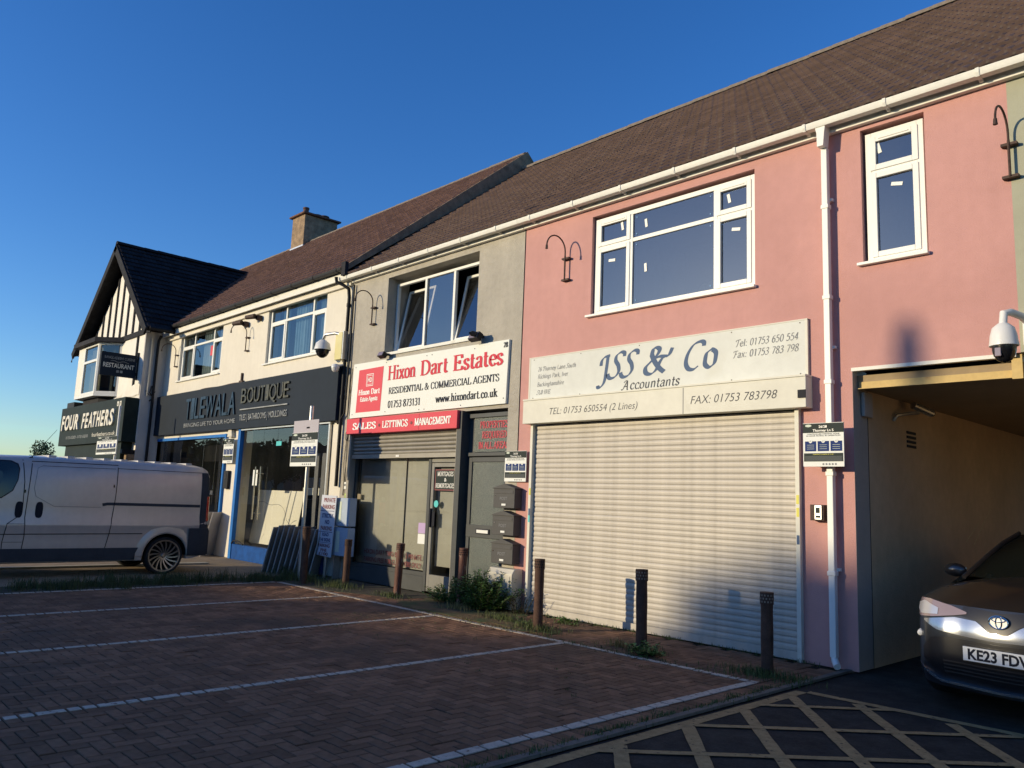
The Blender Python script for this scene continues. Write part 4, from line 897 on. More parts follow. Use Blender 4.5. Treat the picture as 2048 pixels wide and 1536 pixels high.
MB().box(-18.36, -14.28, 8.42, 8.45, 3.02, 3.06).build("steel_trim", STEEL, cr); MB().box(-14.36, -14.31, 8.44, 8.52, .3, 3.02).build("steel_trim", STEEL, cr)
MB().box(-24.0, -19.22, 8.42, 8.6, .86, .96).build("window_ledge", UPVC, cr); 
MB().box(-18.37, -14.28, 8.44, 8.6, 0, .34).build("blue_plinth", BLUED, cr)
for a, b in ((-23.98, -22.6), (-22.59, -21.4), (-21.39, -20.2), (-20.19, -19.3)): MB().quad((a, 8.56, .97), (b, 8.56, .97), (b, 8.56, 2.9), (a, 8.56, 2.9)).build("pane", GLDIRT, cr)
for a, b in ((-18.36, -17.30), (-17.29, -16.62), (-16.61, -15.70), (-15.69, -14.37)): MB().quad((a, 8.50, .35), (b, 8.50, .35), (b, 8.50, 3.01), (a, 8.50, 3.01)).build("pane", GLDIRT, cr)
for x in (-17.42, -17.17):
    m = MB(); m.cyl((x, 8.42, .95), (x, 8.42, 2.15), .017, n=12); m.build("door_handle", CHROME, cr, smooth=True)
    MB().cyl((x, 8.42, 1.1), (x, 8.5, 1.1), .01, n=8).cyl((x, 8.42, 2.0), (x, 8.5, 2.0), .01, n=8).build("handle_stud", CHROME, cr)
MB().box(-17.68, -17.45, 8.49, 8.495, 1.72, 2.08).build("notice", SIGNW, cr); MB().box(-16.66, -16.42, 8.49, 8.495, 2.62, 2.72).build("sticker", TEAL, cr)
room(cr, -24.0, -19.2, 8.7, 12.5, .02, 3.02); room(cr, -18.6, -14.2, 8.7, 12.5, .02, 3.05)
for x in (-16.3, -16.0, -15.75, -15.45, -15.2): MB().box(x, x+.16, 9.3, 9.34, .3, 2.5).build("display_panel", MIDI, cr)
for x, z0, z1 in ((-23.2, 1.2, 2.7), (-21.6, 1.9, 2.8), (-20.8, 1.2, 2.75)): MB().cyl((x, 8.9, z0), (x, 8.9, z1), .008, n=6).build("hanging_rod", CHROME, cr)
# small box of wiring on the cream wall
MB().box(-18.72, -18.68, 8.45, 8.5, 4.24, 4.46).box(-18.78, -18.60, 8.44, 8.5, 4.22, 4.27).build("conduit_stub", IRON, cr)
cb = MB(); cb.tube([(-21.2+.25*k, 8.49, 4.235+.01*sin(k)) for k in range(11)], .012, 6).build("wall_cable", IRON, cr)

# ------------------------------------------------------------------ restaurant with the half-timbered gable
rs = thing("gabled_restaurant_building", "white restaurant building with black timbered gable and dark steep roof", "building", (-26.6, 7.9, 0))
RY = 7.9
m = MB()
for (a, b, c, d) in ((-29.6, -24.0, 0, 2.8), (-29.6, -24.0, 4.1, 6.06)): m.quad((a, RY, c), (b, RY, c), (b, RY, d), (a, RY, d))
m.quad((-29.6, RY, 2.8), (-24.0, RY, 2.8), (-24.0, RY, 4.1), (-29.6, RY, 4.1)); m.poly([(-29.6, RY, 6.06), (-24.0, RY, 6.06), (-26.6, RY, 8.6)])
m.build("wall", WHITEW, rs)
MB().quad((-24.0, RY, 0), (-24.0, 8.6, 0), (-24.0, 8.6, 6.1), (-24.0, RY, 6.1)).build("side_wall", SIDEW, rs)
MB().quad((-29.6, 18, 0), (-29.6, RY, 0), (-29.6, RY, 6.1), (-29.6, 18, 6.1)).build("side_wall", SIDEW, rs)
MB().box(-24.22, -24.003, RY-.01, RY-.002, 2.9, 6.0).build("corner_band", WHITEW, rs)
GV = (-3.55, 0, 3.14); gl_ = math.hypot(3.55, 3.14)
rr = roof(rs, (-23.02, 7.55, 6.02), (0, 1, 0), (-3.58, 0, 3.17), 7.0, math.hypot(3.58, 3.17), TILED, tw=.24, gauge=.27)
roof(rs, (-30.2, 14.55, 6.02), (0, -1, 0), (3.58, 0, 3.17), 7.0, math.hypot(3.58, 3.17), TILED, tw=.24, gauge=.27, name="roof", limit=60)
ridge(rr, (-26.6, 7.52, 9.23), (-26.6, 12.2, 9.23), TILED, r=.11)
# barge boards
def barge(x0, z0, x1, z1, wd=.24):
    d = Vector((x1-x0, 0, z1-z0)).normalized(); n = Vector((-d.z, 0, d.x)); n = n if n.z < 0 else -n
    a, b = Vector((x0, 0, z0)), Vector((x1, 0, z1)); P = [a, b, b+n*wd, a+n*wd]
    return MB().prism([(p.x, p.z) for p in P], 1, 7.50, 7.56).build("barge_board", TIMB, rs, bevel=.006)
barge(-23.0, 6.02, -26.6, 9.2); barge(-30.2, 6.02, -26.6, 9.2)
MB().prism([(-30.1, 6.0), (-23.1, 6.0), (-26.6, 9.1)], 1, 7.57, 7.60).build("gable_soffit", TIMB, rs) if False else None
MB().quad((-23.1, 7.56, 5.95), (-23.1, RY, 5.95), (-26.6, RY, 9.05), (-26.6, 7.56, 9.05)).quad((-30.1, 7.56, 5.95), (-26.6, 7.56, 9.05), (-26.6, RY, 9.05), (-30.1, RY, 5.95)).build("soffit", TIMB, rs)
MB().box(-29.7, -23.7, 7.86, 7.895, 6.03, 6.19).build("timber_rail", TIMB, rs)
for x in (-28.9, -28.3, -27.7, -27.1, -26.5, -25.9, -25.3, -24.7):
    top = 6.06 + (3.02 - abs(x+26.6))*.86
    MB().box(x-.055, x+.055, 7.865, 7.897, 6.19, min(top, 8.7)).build("timber_stud", TIMB, rs)
MB().box(-24.78, -24.67, 7.865, 7.897, 4.3, 6.03).build("timber_stud", TIMB, rs); MB().box(-24.06, -23.99, 7.86, 7.899, 4.1, 6.05).build("timber_stud", SIDEW, rs)
# bay window
bayp = [(-29.25, RY), (-28.75, 7.38), (-26.72, 7.38), (-26.15, RY)]
bay = MB().prism(bayp, 2, 4.32, 4.40).build("bay_window", UPVC, rs)
MB().prism([(-29.45, RY), (-28.85, 7.22), (-26.6, 7.22), (-25.9, RY)], 2, 6.0, 6.14).build("bay_roof", LEAD, bay)
MB().prism([(-28.9, RY), (-28.5, 7.6), (-26.95, 7.6), (-26.5, RY)], 2, 4.05, 4.315).build("bay_base", LEAD, bay)
MB().prism([(-29.15, RY-.01), (-28.7, 7.52), (-26.8, 7.52), (-26.3, RY-.01)], 2, 5.99, 5.995).build("bay_ceiling", MIDI, bay)
def facet(a, b, nx, top):
    a, b = Vector((*a, 0)), Vector((*b, 0)); L = (b-a).length; d = (b-a).normalized(); nrm = Vector((d.y, -d.x, 0))
    Mx = Matrix(((d.x, -nrm.x, 0, a.x), (d.y, -nrm.y, 0, a.y), (0, 0, 1, 0), (0, 0, 0, 1)))
    m = MB(); z0, z1 = 4.40, 6.0; w = .07
    for q in ((0, w), (L-w, L)): m.box(q[0], q[1], 0, .07, z0, z1, Mx)
    m.box(w, L-w, 0, .07, z0, z0+.07, Mx).box(w, L-w, 0, .07, z1-.07, z1, Mx)
    if top: m.box(w, L-w, .003, .067, 5.42, 5.50, Mx)
    for k in range(1, nx): m.box(L*k/nx-.04, L*k/nx+.04, .002, .068, z0+.07, z1-.07, Mx)
    m.build("bay_frame", UPVC, bay, bevel=.005)
    for k in range(nx):
        p = MB(); p.quad(*[tuple(Mx @ Vector(q)) for q in ((L*k/nx+.04, .035, z0+.05), (L*(k+1)/nx-.04, .035, z0+.05), (L*(k+1)/nx-.04, .035, z1-.05), (L*k/nx+.04, .035, z1-.05))]); p.build("pane", GLS, bay)
facet((-29.25, RY), (-28.75, 7.38), 1, True); MB().box(-28.74, -28.12, 7.385, 7.45, 4.40, 6.0).build("bay_side_panel", WHITEW, bay); facet((-28.12, 7.38), (-26.72, 7.38), 1, True); facet((-26.72, 7.38), (-26.15, RY), 1, False)
curtain(bay, -28.0, -26.95, 4.42, 5.9, 7.60, M('beige_curtain', (.36, .31, .22), .9, var=.1), 9)
MB().quad((-29.2, 7.85, 4.3), (-26.2, 7.85, 4.3), (-26.2, 7.85, 6), (-29.2, 7.85, 6)).build("room_back", DARKI, bay)
# signs boxes and shopfront of the restaurant
MB().box(-30.45, -24.05, 7.5, 7.895, 2.84, 4.12).build("sign_box", FFBLK, rs, bevel=.01); MB().box(-30.1, -29.3, 7.55, 7.895, 4.125, 4.30).build("sign_lamp_box", BLKP, rs)
MB().box(-29.9, -24.3, 7.6, 7.897, 0, 2.835).build("shopfront", FFBLK, rs); MB().box(-24.3, -24.003, 7.55, 7.897, 2.5, 2.62).build("cornice", BLKP, rs)
MB().box(-24.29, -24.004, 7.7, 7.896, 0, 2.49).build("stone_pier", STACK, rs)
tp = MB()      # torn white covering above the sign
tp.grid([[(-26.2+.27*k, 7.88-.05*random.random(), 4.16+.012*k+random.uniform(-.03, .03)) for k in range(9)], [(-26.2+.27*k, 7.84, 4.16+.055*k+random.uniform(0, .09)) for k in range(9)]]).build("torn_covering", WHITEW, rs)
letters_y = 7.494
FFL = M("cream_raised_letter", (.74, .69, .56), .45, var=.05)
sans_each("FOUR", -30.15, -28.2, 3.36, .46, 7.499, FFL, rs, .05, .03, .15); sans_each("FEATHERS", -27.85, -24.75, 3.36, .44, 7.499, FFL, rs, .05, .03, .15)
sans("lettering", "01753 652020 - 01753 652030", -29.6, -27.2, 3.05, .09, 7.498, OUTG, rs); sans("lettering", "fourfeathers.co.uk", -26.8, -24.65, 3.05, .12, 7.498, FFL, rs)
for x in (-24.62, -24.40): MB().box(x-.07, x+.07, 7.49, 7.4995, 3.88, 4.02).build("social_badge", FFL, rs, bevel=.02)
for k, x in enumerate((-24.62, -24.40)): sans("lettering", "of"[k], x-.03, x+.03, 3.91, .08, 7.4885, FFBLK, rs, bold=.02)
bp = MB(); bp.tube([(-23.86, 8.25, 6.0), (-23.90, 8.2, 5.85), (-23.92, 8.2, 5.6), (-23.92, 8.2, 0)], .04, 10); bp.build("black_downpipe", BLKP, rs, smooth=True)
MB().box(-23.96, -23.94, 8.02, 8.05, 4.2, 5.9).build("grey_conduit", STEEL, rs)
gutter_ = MB(); gutter_.tube([(-22.98, 7.6, 6.02), (-22.98, 8.25, 6.02)], .05, 10); gutter_.build("side_gutter", BLKP, rs, smooth=True)
cb = MB(); cb.tube([(-23.95, 8.0+.03*k, 4.35-.12*sin(k*.35)) for k in range(10)], .01, 6).tube([(-23.93, 8.15, 4.5), (-23.9, 8.1, 4.3), (-23.9, 8.2, 4.15), (-23.88, 8.1, 4.05)], .02, 6).build("loose_cable", BLKP, rs)

# ------------------------------------------------------------------ signboards
t = thing("signboard", "long off-white accountants signboard with slate blue lettering on the pink wall", "sign", (-6.35, 8.47, 3.12), "shop signs")
MB().box(-8.57, -4.16, 8.465, 8.499, 3.13, 3.77).build("panel", SIGNJ, t)
MB().box(-8.60, -8.571, 8.462, 8.499, 3.12, 3.78).box(-4.159, -4.13, 8.462, 8.499, 3.12, 3.78).box(-8.6, -4.13, 8.46, 8.499, 3.771, 3.785).build("edge_trim", FASC, t)
def ln(s, a, b, z, h, m, st='chancery', **k): letters("lettering", s, a, b, z, h, 8.4635, m, t, style=st, **k)
for s, a, b, h in (("JSS", -7.22, -6.56, .345), ("&", -6.41, -5.95, .335), ("Co", -5.80, -5.30, .345)): big_letters(s, a, b, 3.34, h, 8.4635, BLUET, t, style='chancery', w=.17, t=.045)
ln("Accountants", -6.78, -5.85, 3.155, .125, GREYT, w=.13)
for s, a, b, z in (("26 Thorney Lane South", -8.41, -7.64, 3.56), ("Richings Park, Iver", -8.41, -7.79, 3.445), ("Buckinghamshire", -8.42, -7.87, 3.325), ("SL0 9AE", -8.42, -8.14, 3.205)): ln(s, a, b, z, .065, FAINT, w=.12)
ln("Tel: 01753 650 554", -5.05, -4.24, 3.555, .085, FAINT, w=.13); ln("Fax: 01753 783 798", -5.08, -4.24, 3.42, .085, FAINT, w=.13)
sc = MB()
for x in (-8.5, -7.55, -6.5, -5.1, -4.22):
    for z in (3.155, 3.745): sc.cyl((x, 8.4645, z), (x, 8.461, z), .007, n=8)
sc.build("screw_heads", IRON, t)
t = thing("signboard", "white estate agents signboard with red heading above the red fascia", "sign", (-11.35, 8.47, 3.1), "shop signs")
MB().prism([(-13.62, 3.09), (-9.10, 3.115), (-9.07, 4.14), (-13.58, 4.17)], 1, 8.455, 8.499).build("panel", SIGNW, t)
MB().prism([(-13.41, 3.19), (-12.57, 3.19), (-12.53, 4.04), (-13.37, 4.03)], 1, 8.4515, 8.4545).build("red_square", REDS, t)
def ls(s, a, b, z, h, m, **k): letters("lettering", s, a, b, z, h, 8.4500, m, t, **k)
for s, a, b in (("Hixon", -12.37, -11.50), ("Dart", -11.36, -10.58), ("Estates", -10.44, -9.18)): big_letters(s, a, b, 3.75, .27, 8.45, REDT, t, w=.185, t=.06)
ls("RESIDENTIAL & COMMERCIAL AGENTS", -12.32, -9.26, 3.485, .12, BLACKT, w=.14, t=.055); ls("01753 873131", -12.32, -11.31, 3.225, .13, BLACKT, w=.14, t=.06); ls("www.hixondart.co.uk", -10.88, -9.29, 3.235, .135, BLACKT, w=.15, t=.06)
ls("28", -9.19, -9.09, 4.02, .08, BLACKT); ls("Hixon Dart", -13.34, -12.61, 3.53, .105, WHITET); ls("Estate Agents", -13.27, -12.67, 3.40, .085, WHITET)
rs_ = MB()
for R0, wd in ((.0, .012), (.03, .008)):
    a, b, c, d_ = -13.09+R0, -12.85-R0, 3.69+R0, 3.93-R0
    rs_.box(a, b, 8.448, 8.4505, c, c+wd).box(a, b, 8.448, 8.4505, d_-wd, d_).box(a, a+wd, 8.4481, 8.4504, c+wd, d_-wd).box(b-wd, b, 8.4481, 8.4504, c+wd, d_-wd)
rs_.build("emblem", WHITET, t); sans("lettering", "HD", -13.04, -12.90, 3.77, .085, 8.449, WHITET, t, bold=.02)
sc = MB()
for x, z in ((-13.5, 4.1), (-13.53, 3.16), (-9.15, 3.2), (-12.45, 4.1), (-11.2, 4.1), (-11.05, 4.1), (-9.9, 4.08), (-12.4, 3.16), (-11.35, 3.14), (-11.2, 3.14), (-10.2, 3.15)): sc.cyl((x, 8.454, z), (x, 8.450, z), .010, n=8)
sc.build("screw_heads", GREYT, t)
t = thing("hanging_sign", "navy projecting restaurant sign on a wall bracket beside the bay window", "sign", (-24.45, 7.4, 4.7))
MB().box(-24.53, -24.47, 6.86, 7.83, 4.72, 5.40).build("panel", NAVY, t, bevel=.004)
MB().box(-24.52, -24.48, 7.85, 7.90, 4.68, 5.50).box(-24.51, -24.49, 7.80, 7.86, 5.2, 5.3).box(-24.51, -24.49, 7.80, 7.86, 4.8, 4.9).build("bracket", BLKP, t)
sans("lettering", "BANGLADESHI CUISINE", 6.95, 7.78, 5.215, .075, -24.467, OUTG, t, plane='x'); sans("lettering", "RESTAURANT", 6.93, 7.78, 4.965, .125, -24.467, FFL, t, plane='x', bold=.02)
fl = MB(); fl.tube([(-24.467, 7.12+.05*k, 5.15+.018*sin(k*1.1)) for k in range(11)], .007, 6).build("flourish", OUTG, t)
for yy in (7.30, 7.40): MB().box(-24.469, -24.464, yy, yy+.07, 4.83, 4.90).build("social_badge", OUTG, t, bevel=.001)

# ------------------------------------------------------------------ parking notices
def notice(label, x0, x1, z0, z1, y, group="parking notice boards"):
    t = thing("parking_notice", label, "notice", ((x0+x1)/2, y, z0), group); W_, H = x1-x0, z1-z0
    MB().box(x0, x1, y, y+.012, z0, z1).build("panel", SIGNW, t)
    MB().box(x0+.004*0, x1, y-.002, y-.0004, z1-.225*H, z1-.005).build("title_band", DARKG, t)
    MB().box(x0+.02*W_, x1-.02*W_, y-.002, y-.0004, z0+.115*H, z0+.305*H).build("warning_band", DARKG, t)
    for k in range(3):
        a = x0+W_*(.05+.315*k); MB().box(a, a+.28*W_, y-.002, y-.0004, z0+.35*H, z0+.58*H).build("info_box", NAVYT, t)
        c = (a+.14*W_, z0+.58*H); MB().prism([(c[0]+.045*W_*cos(2*pi*q/14), c[1]+.045*W_*sin(2*pi*q/14)) for q in range(14)], 1, y-.0035, y-.0024).build("tab", SIGNW, t)
        sans("lettering", "PCU"[k], c[0]-.018*W_, c[0]+.018*W_, c[1]-.02*H, .035*H, y-.0042, GREYT, t)
        li = MB()
        for r in range(3): li.box(a+.05*W_, a+.23*W_, y-.003, y-.0022, z0+(.40+.045*r)*H, z0+(.407+.045*r)*H)
        li.build("small_print", PALE, t)
    sans("lettering", "26/28", x0+.40*W_, x0+.60*W_, z1-.115*H, .055*H, y-.003, WHITET, t, bold=.01); sans("lettering", "Thorney Ln S", x0+.25*W_, x0+.76*W_, z1-.20*H, .055*H, y-.003, WHITET, t, bold=.01)
    MB().prism([(x0+W_*(.14+.08*cos(2*pi*q/16)), z1-H*(.06-.03*sin(2*pi*q/16))) for q in range(16)], 1, y-.003, y-.0022).build("logo", PALE, t)
    sans("lettering", "CONTROLLED PARKING ZONE", x0+.10*W_, x0+.90*W_, z1-.27*H, .026*H, y-.001, BLACKT, t, bold=.02); sans("lettering", "24 HOUR PATROL IN OPERATION", x0+.08*W_, x0+.92*W_, z1-.31*H, .026*H, y-.001, BLACKT, t, bold=.02)
    sans("lettering", "PARKING CHARGE OF £100", x0+.25*W_, x0+.75*W_, z0+.265*H, .025*H, y-.003, YELT, t)
    li = MB()
    for r in range(5): li.box(x0+.05*W_, x1-.05*W_, y-.003, y-.0022, z0+(.13+.024*r)*H, z0+(.136+.024*r)*H)
    for k in range(5): li.prism([(x0+W_*(.5+.075*k+.025*cos(2*pi*q/10)), z0+H*(.055+.022*sin(2*pi*q/10))) for q in range(10)], 1, y-.002, y-.001)
    li.build("small_print", FAINT, t)
    return t
n1 = notice("parking notice board standing proud of the wall in front of the white downpipe", -4.115, -3.665, 2.095, 2.565, 8.29)
MB().box(-4.03, -3.75, 8.302, 8.498, 2.10, 2.125).box(-4.03, -3.75, 8.302, 8.34, 2.5, 2.52).build("bracket", STEEL, n1)
n2 = notice("parking notice board above the three charcoal post boxes", -9.04, -8.57, 1.895, 2.36, 8.44)
n3 = notice("parking notice board on the galvanised pole in front of the dark tile shop", -14.02, -13.05, 2.09, 2.72, 7.46)
MB().box(-14.05, -13.12, 7.50, 7.51, 2.15, 2.96).build("blank_back_sign", M("dull_lavender_panel", (.44, .41, .44), .6, spec=.15), n3)
n4 = notice("narrow parking notice on the cream pillar between the blue framed shop windows", -19.21, -18.66, 2.24, 2.84, 8.40)
n5 = notice("parking notice rising over the silver van roof, in front of the restaurant", -24.45, -22.75, 2.43, 2.92, 7.0)
pl = thing("sign_pole", "galvanised pole carrying the parking notice before the dark tile shop", "pole", (-13.5, 7.55, 0), "sign poles")
MB().cyl((-13.5, 7.55, 0), (-13.5, 7.55, 3.23), .037, n=16).build("post", STEEL, pl, smooth=True); MB().lathe([(.0, 3.235), (.03, 3.235), (.038, 3.225), (.038, 3.2)], (-13.5, 7.55, 0)).build("cap", STEEL, pl, smooth=True)
MB().box(-13.56, -13.44, 7.50, 7.60, 2.3, 2.33).box(-13.56, -13.44, 7.50, 7.60, 2.8, 2.83).build("clamp", STEEL, pl)
p2 = thing("sign_pole", "white pole behind the notice that rises over the van roof", "pole", (-23.1, 7.1, 0), "sign poles")
MB().cyl((-23.1, 7.1, 0), (-23.1, 7.1, 3.75), .035, n=12).build("post", UPVC, p2, smooth=True); MB().lathe([(0, 3.76), (.036, 3.755), (.036, 3.74)], (-23.1, 7.1, 0), n=12).build("cap", UPVC, p2)
pp = thing("private_parking_sign", "tall narrow white private parking sign on a post in front of the blue-grey cabinet", "sign", (-13.85, 8.2, 0))
MB().prism([(-14.06, .42), (-13.52, .40), (-13.45, 1.565), (-13.99, 1.575)], 1, 8.19, 8.205).build("panel", M("bluish_white_panel", (.55, .58, .66), .4), pp)
MB().cyl((-13.8, 8.25, 0), (-13.78, 8.25, .5), .03, n=10).build("post", STEEL, pp)
z = 1.40
for s, m_, a, b, z, h in (("PRIVATE", REDD, .09, .50, 1.44, .075), ("PARKING", REDD, .06, .50, 1.31, .075), ("STRICTLY", NAVYT, .07, .48, 1.14, .075), ("NO", NAVYT, .20, .36, 1.02, .075), ("PARKING", REDD, .06, .47, .90, .075), ("READ", NAVYT, .15, .38, .79, .06), ("THE SIGNS", NAVYT, .05, .46, .69, .06), ("PARKING", REDD, .04, .46, .58, .06), ("FINE", REDD, .14, .36, .495, .055), ("£100", REDD, .08, .42, .425, .055)):
    o = (z-.4)*.06; sans("lettering", s, -14.05+a+o, -14.05+b+o, z, h, 8.188, m_, pp, bold=.03)
MB().box(-14.0, -13.5, 8.186, 8.189, 1.265, 1.275).box(-14.02, -13.52, 8.186, 8.189, .865, .875).box(-14.03, -13.54, 8.186, 8.189, .662, .67).build("rule_lines", NAVYT, pp)

# ------------------------------------------------------------------ wall fittings
lampG = "swan neck lamp brackets on the upper walls"
for x, z, lb, rz in ((-7.89, 5.23, "rusty swan neck bracket on pink wall left of the wide window", 0), (-2.05, 5.22, "rusty swan neck bracket at the edge of pink and sage walls", 0), (-13.02, 5.25, "thin black swan neck bracket on the grey wall beside the black downpipe", 0),
        (-18.55, 5.33, "swan neck bracket on the cream wall between two windows", 0), (-23.1, 5.37, "swan neck bracket on the cream wall next to the restaurant", 0)):
    lamp_bracket(x, z, 8.46, lb, lampG)
o = lamp_bracket(-29.75, 5.62, 7.86, "swan neck bracket sticking out left of the gabled restaurant", lampG)
def lathe_box(name, label, cat, parts, loc, group=None):
    t = thing(name, label, cat, loc, group)
    for nm, mb, mt, sm in parts: mb.build(nm, mt, t, smooth=sm)
    return t
# pan-tilt dome camera, right
t = thing("dome_camera", "large white dome security camera on arm above the passage", "security camera", (-2.06, 8.45, 3.3), "security cameras")
MB().box(-2.02, -1.90, 8.44, 8.497, 3.22, 3.50).build("wall_plate", CAMW, t, bevel=.008)
MB().tube([(-1.96, 8.46, 3.42), (-1.98, 8.25, 3.46), (-2.02, 8.08, 3.47), (-2.055, 8.0, 3.45), (-2.06, 7.98, 3.34)], .034, 12).build("arm", CAMW, t, smooth=True)
MB().lathe([(.0, .19), (.045, .19), (.09, .15), (.108, .08), (.114, .02), (.118, 0), (.118, -.015), (.10, -.02)], (-2.06, 7.98, 3.16), n=28).build("hood", CAMW, t, smooth=True)
MB().lathe([(.098, 0), (.095, -.05), (.082, -.09), (.06, -.125), (.03, -.145), (0, -.15)], (-2.06, 7.98, 3.145), n=28).build("dome", CAMB, t, smooth=True)
MB().box(-2.11, -2.06, 7.875, 7.90, 3.04, 3.12).build("lens_window", HLDRK, t, bevel=.006)
t2 = thing("dome_camera", "white dome security camera hanging from arm on pale yellow box, cream wall", "security camera", (-14.4, 8.2, 4.4), "security cameras")
MB().tube([(-13.95, 8.40, 4.80), (-14.15, 8.32, 4.86), (-14.38, 8.22, 4.84), (-14.42, 8.20, 4.74)], .035, 10).build("arm", STEEL, t2, smooth=True)
MB().lathe([(0, .2), (.06, .19), (.14, .12), (.165, .02), (.17, -.02)], (-14.42, 8.2, 4.54), n=24).build("hood", CAMW, t2, smooth=True); MB().lathe([(.14, 0), (.135, -.06), (.10, -.13), (.04, -.17), (0, -.175)], (-14.42, 8.2, 4.53), n=24).build("dome", CAMB, t2, smooth=True)
t3 = thing("dome_camera", "small white dome camera at the right end of the dark fascia", "security camera", (-13.95, 8.3, 4.1), "security cameras")
MB().lathe([(0, .06), (.06, .06), (.085, .02), (.085, -.02)], (-13.98, 8.27, 4.13), n=20).build("hood", CAMW, t3, smooth=True); MB().lathe([(.075, 0), (.07, -.04), (.04, -.075), (0, -.085)], (-13.98, 8.27, 4.11), n=20).build("dome", CAMW, t3, smooth=True); MB().cyl((-13.98, 8.27, 4.16), (-13.93, 8.47, 4.2), .02, n=8).build("arm", CAMW, t3)
t = thing("junction_box", "pale yellow electrical box on the cream wall by the black downpipe", "electrical box", (-13.98, 8.4, 4.25))
MB().box(-14.16, -13.90, 8.33, 8.45, 4.30, 4.86).build("case", YELB, t, bevel=.01); MB().box(-13.899, -13.87, 8.34, 8.45, 4.30, 4.88).build("back_plate", STEEL, t)
# small camera in the passage
t = thing("bullet_camera", "small bullet security camera on the tan passage wall under the beam", "security camera", (-3.6, 9.6, 2.7), "security cameras")
MB().tube([(-3.635, 9.55, 2.70), (-3.60, 9.56, 2.76), (-3.52, 9.75, 2.80), (-3.48, 9.9, 2.82)], .022, 8).build("arm", STEEL, t, smooth=True)
MB().cyl((-3.50, 9.80, 2.90), (-3.38, 10.05, 2.82), .045, n=12).build("body", STEEL, t, smooth=True); MB().cyl((-3.378, 10.055, 2.82), (-3.372, 10.066, 2.816), .035, n=12).build("lens", CAMB, t)
# floodlights
def flood(label, x, z, s=1, two=False):
    t = thing("floodlight", label, "floodlight", (x, 8.4, z), "small floodlights on the upper walls")
    r = Matrix.Translation((x, 8.33, z)) @ Matrix.Rotation(radians(-25), 4, 'X')
    MB().box(-.10*s, .10*s, -.05, .05, -.055*s, .055*s, r).build("housing", BLKP, t, bevel=.008)
    MB().box(-.085*s, .085*s, -.054, -.0505, -.042*s, .042*s, r).build("lens", HLDRK, t); MB().box(x-.025, x+.025, 8.38, 8.497, z+.01, z+.05).build("arm", BLKP, t)
    if two: MB().lathe([(.02, -.14), (.045, -.10), (.045, .0), (.0, .0)], (x+.05, 8.30, z+.03), axis=1, n=14).build("sensor", DARKI, t, smooth=True)
    return t
flood("small black floodlight under the left end of the grey building window sill", -12.42, 4.22, .9); flood("black floodlight with sensor above the estate agents signboard, right", -9.75, 4.24, 1.2, True)
for x, z, lb in ((-18.75, 5.70, "left of the two brown spotlights high on the cream wall"), (-18.05, 5.76, "right of the two brown spotlights high on the cream wall")):
    t = thing("spotlight", lb, "spotlight", (x, 8.4, z), "spotlights on the cream wall")
    MB().cyl((x-.22, 8.25, z-.0), (x+.02, 8.36, z+.02), .05, .065, n=14).build("housing", IRON, t, smooth=True); MB().lathe([(.055, -.02), (.07, .01), (.07, .10), (0, .10)], (x+.10, 8.38, z-.02), axis=1, n=14).build("mount", IRON, t, smooth=True)
    MB().cyl((x-.235, 8.245, z), (x-.222, 8.25, z), .04, n=12).build("lens", CREAMB, t)
# post boxes
def postbox(z, label, first=[None]):
    if first[0] is None:
        t = thing("post_box", label, "post box", (-8.92, 8.3, z), "charcoal post boxes"); x0, x1, y0, y1 = -9.16, -8.69, 8.34, 8.495
        MB().box(x0, x1, y0, y1, z, z+.29).build("body", PBOX, t, bevel=.006)
        MB().prism([(x0-.015, z+.29), (x1+.015, z+.29), (x1+.012, z+.303), ((x0+x1)/2, z+.365), (x0-.012, z+.303)], 1, y0-.012, 8.497).build("lid", PBOX, t, bevel=.003)
        MB().box(x0+.03, x1-.03, y0-.006, y0-.0005, z+.215, z+.265).build("flap", PBOX, t, bevel=.003); MB().box(x0+.19, x1-.19, y0-.004, y0-.0005, z+.035, z+.065).build("name_card", SIGNW, t)
        MB().cyl((x0+.045, y0-.004, z+.18), (x0+.045, y0, z+.18), .012, n=10).build("lock", CHROME, t); sans("lettering", "POST", x0+.15, x1-.16, z+.12, .045, y0-.002, FAINT, t)
        first[0] = t; return t
    return copy_thing(first[0], (-8.92, 8.3, z), label)
postbox(1.49, "topmost of the three charcoal post boxes by the dark green door"); postbox(1.085, "middle of the three charcoal post boxes stacked on the pink wall"); postbox(.665, "lowest charcoal post box, just above the cream meter box")
t = thing("meter_box", "cream meter box low on the wall behind the leafy shrub", "meter box", (-8.9, 8.35, 0))
MB().prism([(8.28, .02), (8.497, .02), (8.497, .60), (8.33, .60), (8.28, .53)], 0, -9.16, -8.62).build("body", CREAMB, t, bevel=.012); MB().box(-9.12, -8.66, 8.272, 8.2795, .06, .50).build("door", CREAMB, t, bevel=.003)
t = thing("keypad_box", "grey keypad box in black surround on the narrow pink pier", "keypad", (-4.02, 8.42, 1.5))
MB().box(-4.10, -3.95, 8.40, 8.497, 1.52, 1.69).build("case", IRON, t); MB().box(-4.045, -3.965, 8.385, 8.3995, 1.53, 1.685).build("face", STEEL, t, bevel=.004)
MB().box(-4.03, -3.985, 8.3815, 8.3845, 1.60, 1.66).box(-4.03, -3.98, 8.3815, 8.3845, 1.55, 1.575).build("label_plate", DARKG, t)
t = thing("door_entry_panel", "small white entry panel at the left edge of the estate agents shopfront", "entry panel", (-13.62, 8.45, 1.7)); MB().box(-13.66, -13.58, 8.46, 8.498, 1.70, 1.84).build("case", UPVC, t, bevel=.004); MB().box(-13.64, -13.60, 8.457, 8.4595, 1.76, 1.80).build("button", BLACKT, t)
